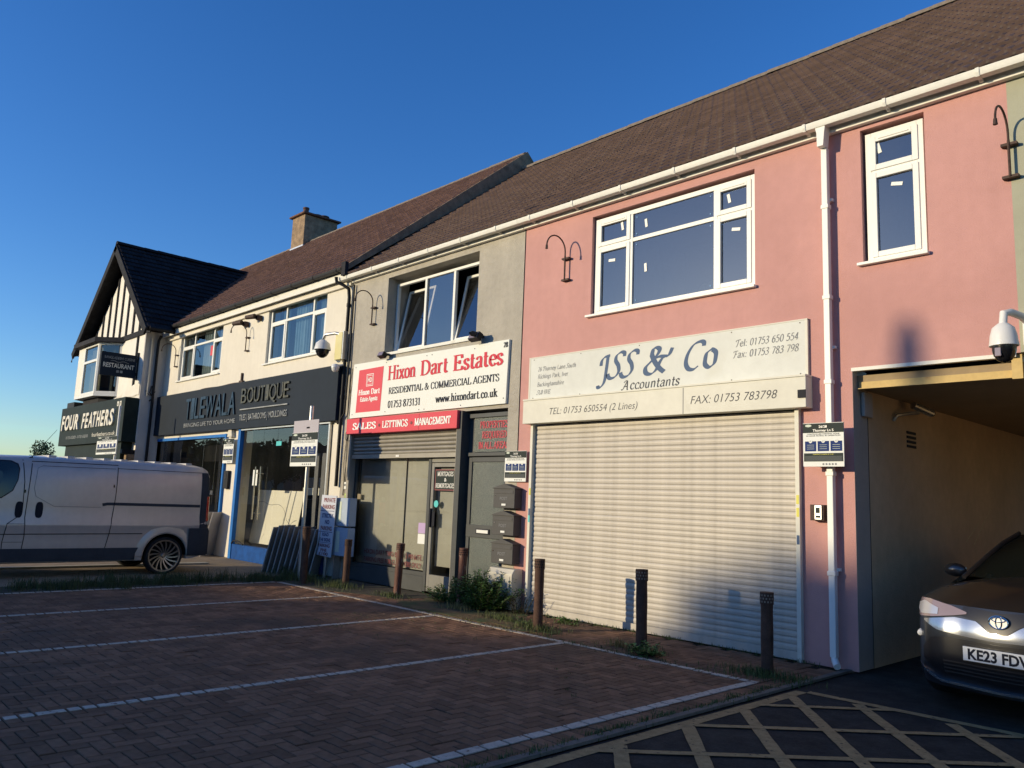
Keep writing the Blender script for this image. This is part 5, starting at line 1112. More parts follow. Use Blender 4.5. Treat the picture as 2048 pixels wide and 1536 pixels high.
tag(MB().box(-13.67, -13.575, 8.492, 8.498, 1.33, 1.62).build("sticker_strip", M("green_yellow_sticker", (.35, .45, .12), .6, var=.6, vs=14)), "strip of green and yellow stickers under the small white entry panel", "stickers")
t = thing("key_safe", "black key safe on the cream pillar between the blue framed shop windows", "key safe", (-18.9, 8.42, 1.2)); MB().box(-19.12, -18.88, 8.42, 8.498, 1.62, 2.06).build("case", BLKP, t, bevel=.012); MB().box(-19.05, -18.96, 8.412, 8.4195, 1.85, 1.98).build("keypad", DARKI, t)
t = thing("alarm_box", "cream box at the head of the pillar beside the blue post", "alarm box", (-18.95, 8.4, 2.85)); MB().prism([(-19.08, 2.88), (-18.82, 2.88), (-18.86, 3.055), (-19.04, 3.055)], 1, 8.40, 8.498).build("case", CREAMB, t, bevel=.01)
t = thing("utility_cabinet", "blue-grey double cabinet with pale notices on the corner of the grey building", "cabinet", (-13.3, 8.35, .4))
for z0, z1 in ((.44, .97), (1.0, 1.53)):
    MB().box(-13.66, -13.10, 8.26, 8.43, z0, z1).build("door", BLUEB, t, bevel=.012); MB().box(-13.50, -13.36, 8.2555, 8.2595, z0+.07, z1-.07).build("notice", PALE, t)
MB().box(-13.62, -13.56, 8.3, 8.42, 0, .44).build("leg", STEEL, t)

# ------------------------------------------------------------------ bollards
def bollard(x, y, h, tx, ty, label, mat, top, r=.058):
    t = thing("bollard", label, "bollard", (x, y, 0), "bollards along the shopfronts")
    A = Vector((x, y, -.02)); Bv = Vector((x+tx, y+ty, h)); n = 20; rows = []
    for k in range(9):
        p = A.lerp(Bv, k/8*.88); rr = r*(1+.03*sin(k*1.3+x)); rows.append([tuple(p + Vector((cos(2*pi*q/n)*rr, sin(2*pi*q/n)*rr, 0))) for q in range(n+1)])
    MB().grid(rows).build("post", mat, t, smooth='all')
    a, b = A.lerp(Bv, .86), Bv; c = MB(); rr = r*1.12
    c.cyl(a, b, rr, rr, n=20); c.build("collar", top, t, smooth=True)
    h_ = MB()
    for ring in range(3):
        for q in range(14):
            an = 2*pi*(q+.5*(ring % 2))/14; p = a.lerp(b, .22+.27*ring); o = Vector((cos(an), sin(an), 0))
            if o.y > .35: continue
            s_ = Vector((-sin(an), cos(an), 0))*.0075; u = Vector((0, 0, .0085)); P = p + o*(rr*1.012+.0012)
            h_.quad(tuple(P-s_-u), tuple(P+s_-u), tuple(P+s_+u), tuple(P-s_+u))
    h_.build("perforation", HOLE if x < -6 else M("seen_light_hole", (.25, .2, .15), .8) if "seen_light_hole" not in MATS else MATS["seen_light_hole"], t)
    return t
bollard(-12.25, 7.75, .82, .02, 0, "dark bollard in front of the blue-grey cabinet", RUSTD, RUSTD)
bollard(-10.88, 7.87, .84, .035, .0, "flaking red bollard in front of the shop window notice", RUST, RUST, .062)
bollard(-9.47, 8.03, .86, .03, 0, "rusty red bollard beside the leafy shrub", RUST, RUST, .062)
bollard(-7.21, 7.41, .885, .0, 0, "brown bollard at the left end of the big roller shutter", RUSTD, RUSTD, .060)
bollard(-5.64, 7.47, .89, -.01, 0, "dark brown bollard in front of the middle of the big roller shutter", RUSTD, RUSTD, .063)
bollard(-4.12, 7.49, .80, .0, 0, "dark bollard nearest the hatched driveway", RUSTD, RUSTD, .060)
bollard(-13.0, 7.35, 1.0, 0, 0, "black bollard at the foot of the galvanised sign pole", RUSTD, RUSTD, .065)

# ------------------------------------------------------------------ slabs and boards outside the tile shop
def slabs(label, p0, p1, n, w, h, ang, lean, group):
    t = thing("slab_stack", label, "stack of slabs", (*p0, 0), group)
    for k in range(n):
        f = k/(n-1); x = p0[0]+(p1[0]-p0[0])*f; y = p0[1]+(p1[1]-p0[1])*f; hh = h*random.uniform(.96, 1.04)
        Mx = Matrix.Translation((x, y, .0)) @ Matrix.Rotation(radians(ang), 4, 'Z') @ Matrix.Rotation(radians(lean), 4, 'X')
        MB().box(-w/2, w/2, -.012, .012, 0, hh, Mx).build("slab", SLABT, t, bevel=.002)
    return t
slabs("long row of leaning grey tile slabs in front of the glass doors", (-15.35, 7.85), (-14.25, 8.28), 10, .52, .93, -52, -12, "rows of leaning tile slabs")
slabs("short row of leaning tile slabs behind the van, by the cream pillar", (-20.9, 8.0), (-19.3, 8.25), 9, .6, 1.05, -52, -13, "rows of leaning tile slabs")
t = thing("marble_slab", "large veined white marble slab leaning inside the glass doors", "marble slab", (-17.8, 9.0, .3))
Mx = Matrix.Translation((0, 8.98, .36)) @ Matrix.Rotation(radians(-8), 4, 'X')
MB().box(-18.85, -16.4, -.01, .01, 0, 1.28, Mx).build("slab", MARBLE, t)
for path in ([(-18.7, .95), (-18.3, 1.0), (-17.9, .93), (-17.5, .95), (-17.2, .85), (-16.95, .6), (-16.6, .45)], [(-18.75, .75), (-18.6, .6), (-18.5, .45)], [(-18.0, .1), (-17.9, .3), (-17.95, .5)], [(-16.9, .3), (-16.7, .55), (-16.5, .62)]):
    m = MB(); rows = [[], []]
    for k, (x, z) in enumerate(smooth_pts(path, 4)):
        jx = random.uniform(-.012, .012)
        for q, s_ in ((0, -.006), (1, .006)): rows[q].append(tuple(Mx @ Vector((x+jx, -.0115, z+s_*random.uniform(.4, 1.8)))))
    m.grid(rows).build("vein", MARBV, t)
for a, b, c, d_, y_, lb in ((-17.3, -15.0, 1.55, 1.72, 9.6, "long pale slab end behind the large marble slab"), (-15.2, -14.75, 1.45, 1.85, 9.3, "small stepped white board near the shop corner"), (-18.2, -15.6, 1.75, 1.98, 10.2, "blue-grey board at the back of the tile shop")):
    tag(MB().box(a, b, y_, y_+.02, c, d_).build("display_board", MARBLE if 'blue' not in lb else SLABT), lb, "board")
tag(MB().prism([(-14.95, .32), (-14.55, .34), (-14.48, 1.2)], 1, 8.62, 8.64).build("leaning_board", MARBLE), "pale triangular board leaning inside the shop corner window", "board")
tag(MB().tube([(-18.3, 8.40, .36), (-18.15, 8.38, .43), (-17.9, 8.38, .42), (-17.7, 8.40, .36)], .02, 8).build("black_hose", BLKP), "short black hose looped over the blue plinth", "hose")

# ------------------------------------------------------------------ silver van
vx = -15.4; vc = -16.35
van = thing("panel_van", "silver panel van parked with its tail toward the tile shop", "van", (vc, 4.2, 0))
ST = [(1.42, .62, .55, .90), (1.48, .80, .42, .98), (1.62, .90, .32, 1.06), (1.8, .935, .28, 1.14), (2.0, .95, .26, 1.24), (2.2, .95, .26, 1.5), (2.45, .95, .26, 1.8), (2.7, .95, .26, 1.97), (3.0, .95, .26, 2.045), (3.5, .95, .26, 2.06), (5.2, .95, .26, 2.07), (6.0, .95, .26, 2.07), (6.30, .95, .28, 2.065), (6.45, .945, .32, 2.04), (6.53, .925, .38, 2.0), (6.575, .88, .45, 1.94), (6.60, .80, .5, 1.87)]
TZ = [(0, .975), (.06, .99), (.18, 1.0), (.30, 1.0), (.335, 1.02), (.355, 1.02), (.42, .985), (.52, .985), (.72, .97), (.86, .94), (.93, .90), (.965, .84), (.985, .72), (.997, .45), (1, 0)]
def vsec(y, w, zl, zt): return [(w*f, y, zl+(zt-zl)*t_) for t_, f in TZ]
rows = []
for s_ in ST:
    sec = vsec(*s_); rows.append([(vc+x, y, z) for x, y, z in sec] + [(vc-x, y, z) for x, y, z in reversed(sec[:-1])])
m = MB(); m.grid([list(r) for r in rows]); m.poly(list(reversed(rows[0]))); m.poly(rows[-1])
k0 = len(m.v)
for i in range(len(rows)-1): m.quad(rows[i][0], rows[i+1][0], rows[i+1][-1], rows[i][-1])
body = m.build("body", VANS, van, smooth=True, fixn=True)
cut = MB(); 
for yy in (5.79, 2.55): cut.cyl((vc-1.2, yy, .34), (vc+1.2, yy, .34), .405, n=36)
cut.box(vc-1.2, vc+1.2, 5.385, 6.195, -.2, .34).box(vc-1.2, vc+1.2, 2.145, 2.955, -.2, .34)
cutm = MB(); 
for yy in (5.79, 2.55):
    P = [(yy+.405*cos(pi*k/18), .34+.405*sin(pi*k/18)) for k in range(19)]; P = P + [(yy-.405, -.3), (yy+.405, -.3)]
    cutm.prism(P, 0, vc+.55, vc+1.2); cutm.prism(P, 0, vc-1.2, vc-.55)
cu_o = cutm.build("cutter", HOLE, van, fixn=True)
bo = body.modifiers.new("arch", 'BOOLEAN'); bo.object = cu_o; bo.operation = 'DIFFERENCE'; bo.solver = 'EXACT'
bpy.context.view_layer.update(); dg = bpy.context.evaluated_depsgraph_get()
nm = bpy.data.meshes.new_from_object(body.evaluated_get(dg)); body.modifiers.clear(); old = body.data; body.data = nm; bpy.data.objects.remove(cu_o)
nm.polygons.foreach_set("use_smooth", [True]*len(nm.polygons)); nm.set_sharp_from_angle(angle=radians(40))
def vside(z, y=4.6):
    t_ = (z-.26)/(2.06-.26)
    for (a, fa), (b, fb_) in zip(TZ, TZ[1:]):
        if a <= t_ <= b: return vc + .95*(fa+(fb_-fa)*(t_-a)/(b-a))
    return vx
def vsurf(y, z):
    for s0_, s1_ in zip(ST, ST[1:]):
        if s0_[0] <= y <= s1_[0]:
            f = (y-s0_[0])/(s1_[0]-s0_[0]); w_, zl, zt = [s0_[k]+(s1_[k]-s0_[k])*f for k in (1, 2, 3)]; break
    else: w_, zl, zt = ST[-1][1:]
    t_ = min(max((z-zl)/(zt-zl), 0), 1)
    for (a, fa), (b, fb_) in zip(TZ, TZ[1:]):
        if a <= t_ <= b: return vc + w_*(fa+(fb_-fa)*(t_-a)/(b-a))
def vpath(pts, w=.006, off=.004, mat=None, name="gap_or_crease_shade"):
    """thin dark strip lying on the van side along (y, z) points"""
    P = []
    for (a, b) in zip(pts, pts[1:]):
        n = max(1, int(math.dist(a, b)/.06))
        P += [(a[0]+(b[0]-a[0])*k/n, a[1]+(b[1]-a[1])*k/n) for k in range(n)]
    P.append(pts[-1]); L, R = [], []
    for i, p in enumerate(P):
        a, b = P[max(0, i-1)], P[min(len(P)-1, i+1)]; dy, dz = b[0]-a[0], b[1]-a[1]; l = math.hypot(dy, dz) or 1; ny, nz = -dz/l*w, dy/l*w
        L.append((vsurf(p[0], p[1]+nz)+off, p[0]+ny, p[1]+nz)); R.append((vsurf(p[0], p[1]-nz)+off, p[0]-ny, p[1]-nz))
    return MB().grid([L, R]).build(name, mat or HOLE, van)
vpath([(3.32, 1.97), (3.37, 1.6), (3.38, 1.2), (3.33, 1.02), (3.18, .90), (3.14, .6), (3.15, .30)]); vpath([(3.46, 1.95), (3.44, 1.4), (3.43, 1.0), (3.45, .7), (3.42, .30)])
vpath([(3.46, 1.95), (4.84, 1.96)]); vpath([(4.84, 1.96), (4.83, 1.4), (4.80, 1.0), (4.78, .75), (4.70, .32)]); vpath([(4.84, 1.90), (6.38, 1.90)], .004)
vpath([(3.62, 1.88), (4.80, 1.89)], .003); vpath([(3.62, 1.88), (3.55, 1.84), (3.52, 1.5), (3.56, 1.36), (3.85, 1.20), (4.6, 1.20)], .003, mat=M("soft_crease_shadow", (.16, .15, .155), .5))  # second strip paints the soft shade along a pressed crease
vpath([(2.2, .72), (3.4, .73), (5.35, .74)], .007); vpath([(3.14, .60), (3.43, .60)], .003); vpath([(3.18, .90), (3.44, .90)], .003)
vpath([(4.62, 1.245), (4.70, 1.262), (4.85, 1.265), (6.38, 1.262)], .026, .004, CLAD, "slide_rail")
P = []
cl_ = MB(); rows_ = [[(vside(z)+.012, y, z) for y in [2.98+.12*k for k in range(20)] + [5.30-.09*(.48-z)/.2]] for z in (.27, .34, .41, .49)]; cl_.grid(rows_).build("lower_cladding", CLAD, van)
ys_ = [6.385, 6.45, 6.5, 6.53, 6.555, 6.575, 6.59, 6.60]
MB().grid([[(vsurf(y, z)+.005, y+.004, z) for y in ys_] for z in [.80+.1*k for k in range(12)]]).build("dark_corner_reflection", CLAD, van, smooth='all')  # dark reflection on the rounded rear corner, put in as a dark panel
by = [6.19, 6.3, 6.42, 6.5, 6.56, 6.60, 6.63]
def bx_(y, z): return vsurf(min(y, 6.60), max(z, .5)) + .03 - (0 if y < 6.6 else .10)
bg = MB(); bg.grid([[(bx_(y, z)-(.02 if z < .36 else 0), y+(.03 if y > 6.5 else 0), z) for y in by] for z in (.33, .36, .5, .7, .84)]); bg.grid([[(bx_(y, .84), y+(.03 if y > 6.5 else 0), .84) for y in by], [(bx_(y, .84)-.08, y, .855) for y in by]]); bg.box(vc-.8, vc+.8, 6.55, 6.66, .34, .80); bg.build("rear_bumper", CLAD, van, smooth=True)
MB().grid([[(vsurf(y, z)+.012, y+.012, z) for y in (6.50, 6.53, 6.56, 6.58, 6.60)] for z in (.98, 1.1, 1.3, 1.45)]).build("tail_light", REDL, van, smooth='all')
for z in (.95, 1.53): MB().box(vx-.06, vx-.02, 6.55, 6.60, z-.04, z+.04).build("hinge", STEEL, van)
def blob(name, cy, cz, ry, rz_, mat, off=.004, n=24, ex=3.0):
    pts = []
    for k in range(n):
        t_ = 2*pi*k/n; c_, s_ = cos(t_), sin(t_); pts.append((cy+ry*abs(c_)**(2/ex)*(1 if c_ > 0 else -1), cz+rz_*abs(s_)**(2/ex)*(1 if s_ > 0 else -1)))
    m_ = MB(); m_.poly([(vside(z)+off, y, z) for y, z in pts]); return m_.build(name, mat, van)
blob("door_handle", 3.33, 1.135, .058, .135, BLACKT); blob("door_handle", 3.63, 1.135, .058, .135, BLACKT); blob("lock_cover", 3.39, 1.44, .018, .03, CAMB, n=12, ex=2); blob("lock_cover", 4.79, 1.58, .014, .03, CAMB, n=12, ex=2)
wp = [(2.2, 1.28), (2.75, 1.285), (3.05, 1.33), (3.2, 1.45), (3.26, 1.62), (3.27, 1.80), (3.24, 1.88), (3.14, 1.925), (2.9, 1.93), (2.6, 1.75)]
rim = [(y+(y-2.8)*.03, z+(z-1.6)*.06) for y, z in wp]
MB().grid([[(vside(min(z, 1.95))+.004, y, z) for y, z in rim+[rim[0]]], [(vside(min(z, 1.95))+.006, y, z) for y, z in wp+[wp[0]]]]).build("window_seal", BLACKT, van)
wm = MB(); cy_, cz_ = 2.82, 1.62; R1 = [(vside(min(z, 1.95))+.008, y, z) for y, z in wp]; R0 = [(vside(cz_+(z-cz_)*.5)+.008, cy_+(y-cy_)*.5, cz_+(z-cz_)*.5) for y, z in wp]
wm.grid([R0+[R0[0]], R1+[R1[0]]]); wm.poly(R0)
wm.build("side_window", M("van_window_glass", (.01, .014, .016), .02, spec=.6), van, smooth="all")
rb = MB()
for k in range(9): yy = 3.75+.30*k; rb.box(vc-.62, vc+.62, yy, yy+.12, 2.03, 2.078)
rb.build("roof_rib", VANR, van, bevel=.008)
MB().cyl((vc+.75, 3.42, 1.99), (vc+.75, 3.48, 2.03), .02, .012, 8).cyl((vc+.75, 3.46, 2.02), (vc+.75, 3.80, 2.52), .0055, .003, 6).build("antenna", BLACKT, van)
def wheel(parent, cx, cy, cz, R, side, spokes=16, rimR=.29, tw_=.20, twist=.35):
    tyre = MB().lathe([(rimR*.98, 0), (rimR+.01, .012*side), (R-.03, .016*side), (R-.008, -.008*side), (R, -.04*side), (R, -(tw_-.04)*side), (R-.02, -tw_*side), (rimR, -tw_*side)], (cx, cy, cz), axis=0, n=40).build("wheel", RUBBER, parent, smooth=True)
    MB().lathe([(rimR, 0), (rimR, .006*side), (rimR-.022, .004*side), (rimR-.03, -.03*side), (rimR-.03, -.12*side)], (cx, cy, cz), axis=0, n=40).build("rim", ALLOY, tyre, smooth=True)
    MB().lathe([(0, -.10*side), (rimR-.02, -.10*side)], (cx, cy, cz), axis=0, n=24).build("brake_void", HOLE, tyre)
    sp = MB()
    for k in range(spokes):
        a0 = 2*pi*k/spokes; prev = None
        for q in range(5):
            r_ = .045 + (rimR-.065)*q/4; a = a0 + twist*q/4; wd = .009+.004*q/4; xx = cx + side*(-.045+.035*q/4)
            c_, s_ = cos(a), sin(a); A = (xx, cy+c_*r_-s_*wd, cz+s_*r_+c_*wd); B_ = (xx, cy+c_*r_+s_*wd, cz+s_*r_-c_*wd); A2 = (xx-.025*side, A[1], A[2]); B2 = (xx-.025*side, B_[1], B_[2])
            if prev: sp.quad(prev[0], A, B_, prev[1]); sp.quad(prev[2], prev[0], A, A2) if False else sp.quad(A2, A, prev[0], prev[2]); sp.quad(prev[1], B_, B2, prev[3])
            prev = (A, B_, A2, B2)
    sp.build("spoke_set", ALLOY, tyre); MB().lathe([(0, 0), (.03, 0), (.05, -.02*side), (.055, -.06*side)], (cx-.03*side, cy, cz), axis=0, n=18).build("hub", ALLOY, tyre, smooth=True)
    return tyre
for yy in (5.79, 2.55):
    rows_ = []
    for r_, o_ in ((.400, .0), (.402, .022), (.43, .026), (.50, .010), (.56, -.004)): rows_.append([(vsurf(yy+r_*1.02*cos(q), max(.34+r_*sin(q), .3))+o_, yy+r_*cos(q), .34+r_*sin(q)) for q in [pi*(k/24)*1.0 for k in range(25)]])
    MB().grid(rows_).build("arch_flare", VANS, van, smooth='all')
wheel(van, vx-.015, 5.79, .335, .345, 1); wheel(van, vx-.015, 2.55, .335, .345, 1); wheel(van, vc-.935, 5.79, .335, .345, -1); wheel(van, vc-.935, 2.55, .335, .345, -1)
MB().box(vc-.6, vc+.6, 3.0, 5.3, .22, .26).build("underbody", HOLE, van)
for yy in (5.79, 2.55):                     # inner wheel-arch liners
    for sx in (1, -1):
        al = MB(); al.grid([[(vc+sx*x, yy+.40*cos(pi*k/12), .34+.40*sin(pi*k/12)) for k in range(13)] for x in (.56, .93)]); al.poly([(vc+sx*.57, yy+.40*cos(pi*k/12), .34+.40*sin(pi*k/12)) for k in range(13)])
        al.build("arch_liner", HOLE, van)

# ------------------------------------------------------------------ car coming out of the passage
xc = -2.04
car = thing("parked_car", "silver grey hatchback car nosing out of the passage, registration plate facing the street", "car", (xc, 9.5, 0))
CW = [(7.40, .30), (7.41, .46), (7.46, .58), (7.54, .68), (7.66, .76), (7.84, .83), (8.1, .88), (8.5, .90)]
def cfront(x, z):
    x = abs(x)
    y = CW[0][0] + .0*x
    if x <= CW[0][1]: y = CW[0][0] - .035*(1-(x/CW[0][1])**2)
    else:
        for (ya, wa), (yb_, wb_) in zip(CW, CW[1:]):
            if wa <= x <= wb_: y = ya + (yb_-ya)*(x-wa)/(wb_-wa); break
        else: y = 8.5
    # the face leans back above the bumper and tucks under below
    y += .30*max(0, z-.66)**1.5*2.2 + .35*max(0, .42-z)
    return y
ZL = [.20, .24, .30, .42, .56, .62, .70, .78, .84, .88]
XL = [0, .1, .2, .3, .4, .48, .55, .62, .68, .74, .79, .83, .86, .885, .90]
rows = []
for z in ZL: rows.append([(xc+s_*x, cfront(x, z), z) for s_, xs_ in ((-1, list(reversed(XL[1:]))), (1, XL)) for x in xs_])
m = MB(); m.grid(rows).build("front_body", CARK, car, smooth='all', fixn=True)
# bonnet, wings, cabin
def sec(y, zt, w, wt, crown, zside): return [(w, y, .25), (w+.005, y, .5), (w, y, zside), (wt+.04, y, zt-.02), (wt, y, zt), (wt*.6, y, zt+crown*.7), (0, y, zt+crown)]
C = []
hood = []
for k in range(9):
    t_ = k/8; y_e = lambda x: cfront(x, .88) + .0; row = []
    for s_, xs_ in ((-1, list(reversed(XL[1:]))), (1, XL)):
        for x in xs_:
            y0_ = cfront(x, .88); y1_ = 8.80-.12*(x/.9)**2; y1_ = max(y1_, y0_+.02); u = t_
            z = .88 + (.20-.13*(x/.9)**3)*(u**.75) + .02*sin(pi*u)*(1 if x > .45 else .3); row.append((xc+s_*x, y0_+(y1_-y0_)*u, z))
    hood.append(row)
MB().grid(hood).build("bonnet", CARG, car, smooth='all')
side = MB()
for s_ in (-1, 1):
    r0 = [(xc+s_*.90, y, .22) for y in (8.5, 9.0, 9.6, 10.4, 11.2, 11.7)]; r1 = [(xc+s_*.915, y, .6) for y in (8.5, 9.0, 9.6, 10.4, 11.2, 11.7)]; r2 = [(xc+s_*.89, y, z) for y, z in ((8.5, .92), (8.75, 1.0), (9.6, 1.02), (10.4, 1.05), (11.2, 1.08), (11.7, 1.05))]
    r3 = [(xc+s_*w_, y, z) for w_, y, z in ((.88, 8.5, .94), (.80, 8.8, 1.02), (.66, 9.55, 1.40), (.60, 10.2, 1.50), (.58, 10.9, 1.46), (.70, 11.7, 1.08))]
    side.grid([r0, r1, r2])
    MB().grid([r2, r3]).build("side_glass", CARGL, car, smooth='all')
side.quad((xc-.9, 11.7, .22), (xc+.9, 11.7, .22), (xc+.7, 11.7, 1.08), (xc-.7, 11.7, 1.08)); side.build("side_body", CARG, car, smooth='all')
ws = MB(); ws.grid([[(xc+w_*u, y - .10*(1-u*u) * (1 if k == 0 else .6), z) for u in (-1, -.66, -.33, 0, .33, .66, 1)] for k, (w_, y, z) in enumerate(((.80, 8.82, 1.04), (.74, 9.1, 1.21), (.67, 9.4, 1.36), (.61, 9.68, 1.46)))]); ws.build("windscreen", CARGL, car, smooth='all')
MB().grid([[(xc+w_*u, y - .06*(1-u*u), z+.05*(1-u*u)) for u in (-1, -.5, 0, .5, 1)] for w_, y, z in ((.61, 9.68, 1.46), (.60, 10.2, 1.51), (.58, 10.9, 1.48), (.70, 11.7, 1.06))]).build("roof", CARB, car, smooth='all')
for s_ in (-1, 1): MB().tube([(xc+s_*.82, 8.78, 1.03), (xc+s_*.75, 9.1, 1.21), (xc+s_*.68, 9.4, 1.37), (xc+s_*.62, 9.68, 1.475)], .022, 8).build("pillar", CARG, car, smooth=True)
def patch(name, mat, xs_, zlo, zhi, off=.010, nz=5, parent=None, both=True, sm='all', lip=True):
    for s_ in ((-1, 1) if both else (-1,)):
        rows_ = []; 
        for q in range(nz+1):
            rows_.append([(xc+s_*x, cfront(x, zlo(x)+(zhi(x)-zlo(x))*q/nz) - off, zlo(x)+(zhi(x)-zlo(x))*q/nz) for x in xs_])
        if s_ > 0: rows_ = [list(reversed(r)) for r in rows_]
        m_ = MB().grid(rows_)
        # returns at top and bottom so that the piece has depth
        for r in (rows_[0], rows_[-1]): m_.grid([r, [(p[0], p[1]+off+.02, p[2]) for p in r]])
        m_.build(name, mat, car, smooth=True)
def interp(tab):
    def f(x):
        for (a, fa), (b, fb_) in zip(tab, tab[1:]):
            if a <= x <= b: return fa + (fb_-fa)*(x-a)/(b-a)
        return tab[-1][1] if x > tab[-1][0] else tab[0][1]
    return f
lin = lambda a, b, n: [a+(b-a)*k/n for k in range(n+1)]
patch("grille_band", CARB, lin(0, .30, 10), interp([(0, .70), (.06, .70), (.16, .775), (.3, .80)]), interp([(0, .855), (.3, .885)]), .006)
patch("silver_panel", CARS, lin(0, .64, 18), interp([(0, .635), (.3, .645), (.5, .665), (.64, .72)]), interp([(0, .69), (.06, .69), (.17, .775), (.35, .785), (.5, .76), (.64, .735)]), .014)
patch("headlight", HLDRK, lin(.26, .80, 16), interp([(.26, .82), (.35, .80), (.55, .765), (.72, .745), (.80, .78)]), interp([(.26, .835), (.4, .875), (.6, .905), (.74, .90), (.80, .82)]), .012)
patch("headlight_reflector", HLGLS, lin(.50, .765, 8), interp([(.5, .79), (.7, .77), (.765, .80)]), interp([(.5, .84), (.66, .885), (.765, .85)]), .017)
patch("lower_grille", CARB, lin(0, .66, 14), interp([(0, .29), (.5, .31), (.66, .40)]), interp([(0, .61), (.4, .62), (.56, .60), (.66, .50)]), .006)
gm = MB()
for z in (.33, .36, .39, .42):
    for s_ in (-1, 1): gm.grid([[(xc+s_*x, cfront(x, z)-.012, z+dz) for x in lin(0, .45, 6)] for dz in (0, .012)])
gm.build("grille_bar", CARG, car)
patch("front_lip", CARS, lin(0, .80, 16), interp([(0, .225), (.5, .235), (.8, .33)]), interp([(0, .243), (.5, .255), (.8, .355)]), .022, nz=1)
for s_ in (-1, 1):
    MB().lathe([(0, -.03), (.022, -.02), (.03, 0), (.034, .02)], (xc+s_*.70, cfront(.70, .60)-.005, .60), axis=1, n=16).build("fog_lamp", CAMW, car, smooth=True)
    mr = MB(); rows_ = []
    for a in range(7):
        ph = pi*a/6; rows_.append([(xc+s_*(.96+.11*cos(ph)), 8.93+.07*sin(ph)*cos(t_), 1.085+.07*sin(ph)*sin(t_)) for t_ in [2*pi*k/12 for k in range(13)]])
    mr.grid(rows_).build("door_mirror", CARG, car, smooth='all'); MB().box(xc+s_*.84, xc+s_*.90, 8.92, 8.98, 1.02, 1.06).build("mirror_arm", CARB, car)
ey = cfront(0, .79) - .022
em = MB(); em.prism([(xc+.072*cos(2*pi*k/28), .79+.052*sin(2*pi*k/28)) for k in range(28)], 1, ey, ey+.03); em.build("emblem_back", CARB, car)
def ering(a, b, cx_, cz_, r_=.0045): return MB().tube([(xc+cx_+a*cos(2*pi*k/24), ey-.004, cz_+b*sin(2*pi*k/24)) for k in range(25)], r_, 6)
for a, b, cz_, r_ in ((.070, .050, .79, .0055), (.022, .046, .79, .0045), (.050, .017, .812, .0045)): ering(a, b, 0, cz_, r_).build("emblem_ring", CHROME, car, smooth=True)
em = MB(); em.prism([(xc+.066*cos(2*pi*k/28), .79+.046*sin(2*pi*k/28)) for k in range(28)], 1, ey-.0015, ey-.0002); em.build("emblem_face", HLGLS, car)
py = cfront(.2, .52) - .055
pt = MB(); pt.box(xc-.26, xc+.26, py, py+.008, .463, .574).build("number_plate", PLATE, car, bevel=.003)
sans("lettering", "KE23 FDV", xc-.222, xc+.222, .480, .077, py-.0015, BLACKT, car, bold=.035)
MB().box(xc-.265, xc+.265, py+.0085, py+.045, .455, .58).build("plate_holder", CARB, car)
for s_ in (-1, 1):
    wheel(car, xc+s_*.885, 8.28, .33, .33, s_, 10, .25, .2, .1); wheel(car, xc+s_*.885, 10.9, .33, .33, s_, 10, .25, .2, .1)

def turn(th, px, py, ang):
    """turn a whole thing about the point (px, py)"""
    v = Matrix.Rotation(ang, 3, 'Z') @ Vector((th.location.x-px, th.location.y-py, 0)); th.location.x = px+v.x; th.location.y = py+v.y; th.rotation_euler.z = ang
turn(car, xc, 7.4, radians(-5))

# ------------------------------------------------------------------ plants
def leafy(mb, c, R, n, size, seed, flat=.6, up=.5):
    rnd = random.Random(seed)
    for _ in range(n):
        while True:
            p = Vector((rnd.uniform(-1, 1), rnd.uniform(-1, 1), rnd.uniform(-1, 1)))
            if p.length < 1: break
        p = p.normalized()*(p.length**.55); P = Vector(c) + Vector((p.x*R[0], p.y*R[1], p.z*R[2]))
        s = size*rnd.uniform(.5, 1.3); d = Vector((rnd.gauss(0, 1), rnd.gauss(0, 1), rnd.gauss(up, .6))).normalized(); w = d.cross(Vector((rnd.gauss(0, 1), rnd.gauss(0, 1), rnd.gauss(0, 1)))).normalized()*s*.32
        n_ = d.cross(w).normalized()*s*.12
        mb.poly([tuple(P), tuple(P+d*s*.45+w+n_), tuple(P+d*s), tuple(P+d*s*.45-w+n_)])
def sprigs(mbl, mbs, base, n, h, spread, leaf, seed):
    rnd = random.Random(seed)
    for _ in range(n):
        a = rnd.uniform(0, 2*pi); r = spread*rnd.random()**.6; hh = h*rnd.uniform(.45, 1.0)*(1-.35*r/spread); b = Vector(base) + Vector((cos(a)*r*.5, sin(a)*r*.35, 0)); tip = b + Vector((cos(a)*r*.7, sin(a)*r*.4, hh)); N = int(hh/.028)+3
        pts = [b.lerp(tip, k/N) + Vector((rnd.gauss(0, .006), rnd.gauss(0, .006), 0)) for k in range(N+1)]; mbs.tube(pts, .0035, 4)
        for k in range(1, N+1):
            for _q in range(2):
                t_ = rnd.uniform(0, 2*pi); s = leaf*rnd.uniform(.6, 1.25)*(1-.4*k/N); d = Vector((cos(t_), sin(t_), rnd.uniform(.0, .7))).normalized(); w = d.cross(Vector((0, 0, 1))).normalized()*s*.36; P = pts[k]
                mbl.poly([tuple(P), tuple(P+d*s*.5+w+Vector((0, 0, s*.1))), tuple(P+d*s-Vector((0, 0, s*.1))), tuple(P+d*s*.5-w+Vector((0, 0, s*.1)))])
t = thing("shrub", "leafy green shrub growing in front of the cream meter box", "shrub", (-9.15, 8.15, 0))
a, b = MB(), MB(); sprigs(a, b, (-9.0, 8.10, 0), 95, .64, .58, .095, 3); sprigs(a, b, (-9.30, 8.2, 0), 75, .52, .58, .09, 4); a.build("foliage", LEAF, t); b.build("stems", BARK, t)
t = thing("shrub", "smaller green weed clump left of the rusty red bollard by the shop door", "shrub", (-9.85, 8.15, 0), "weed clumps")
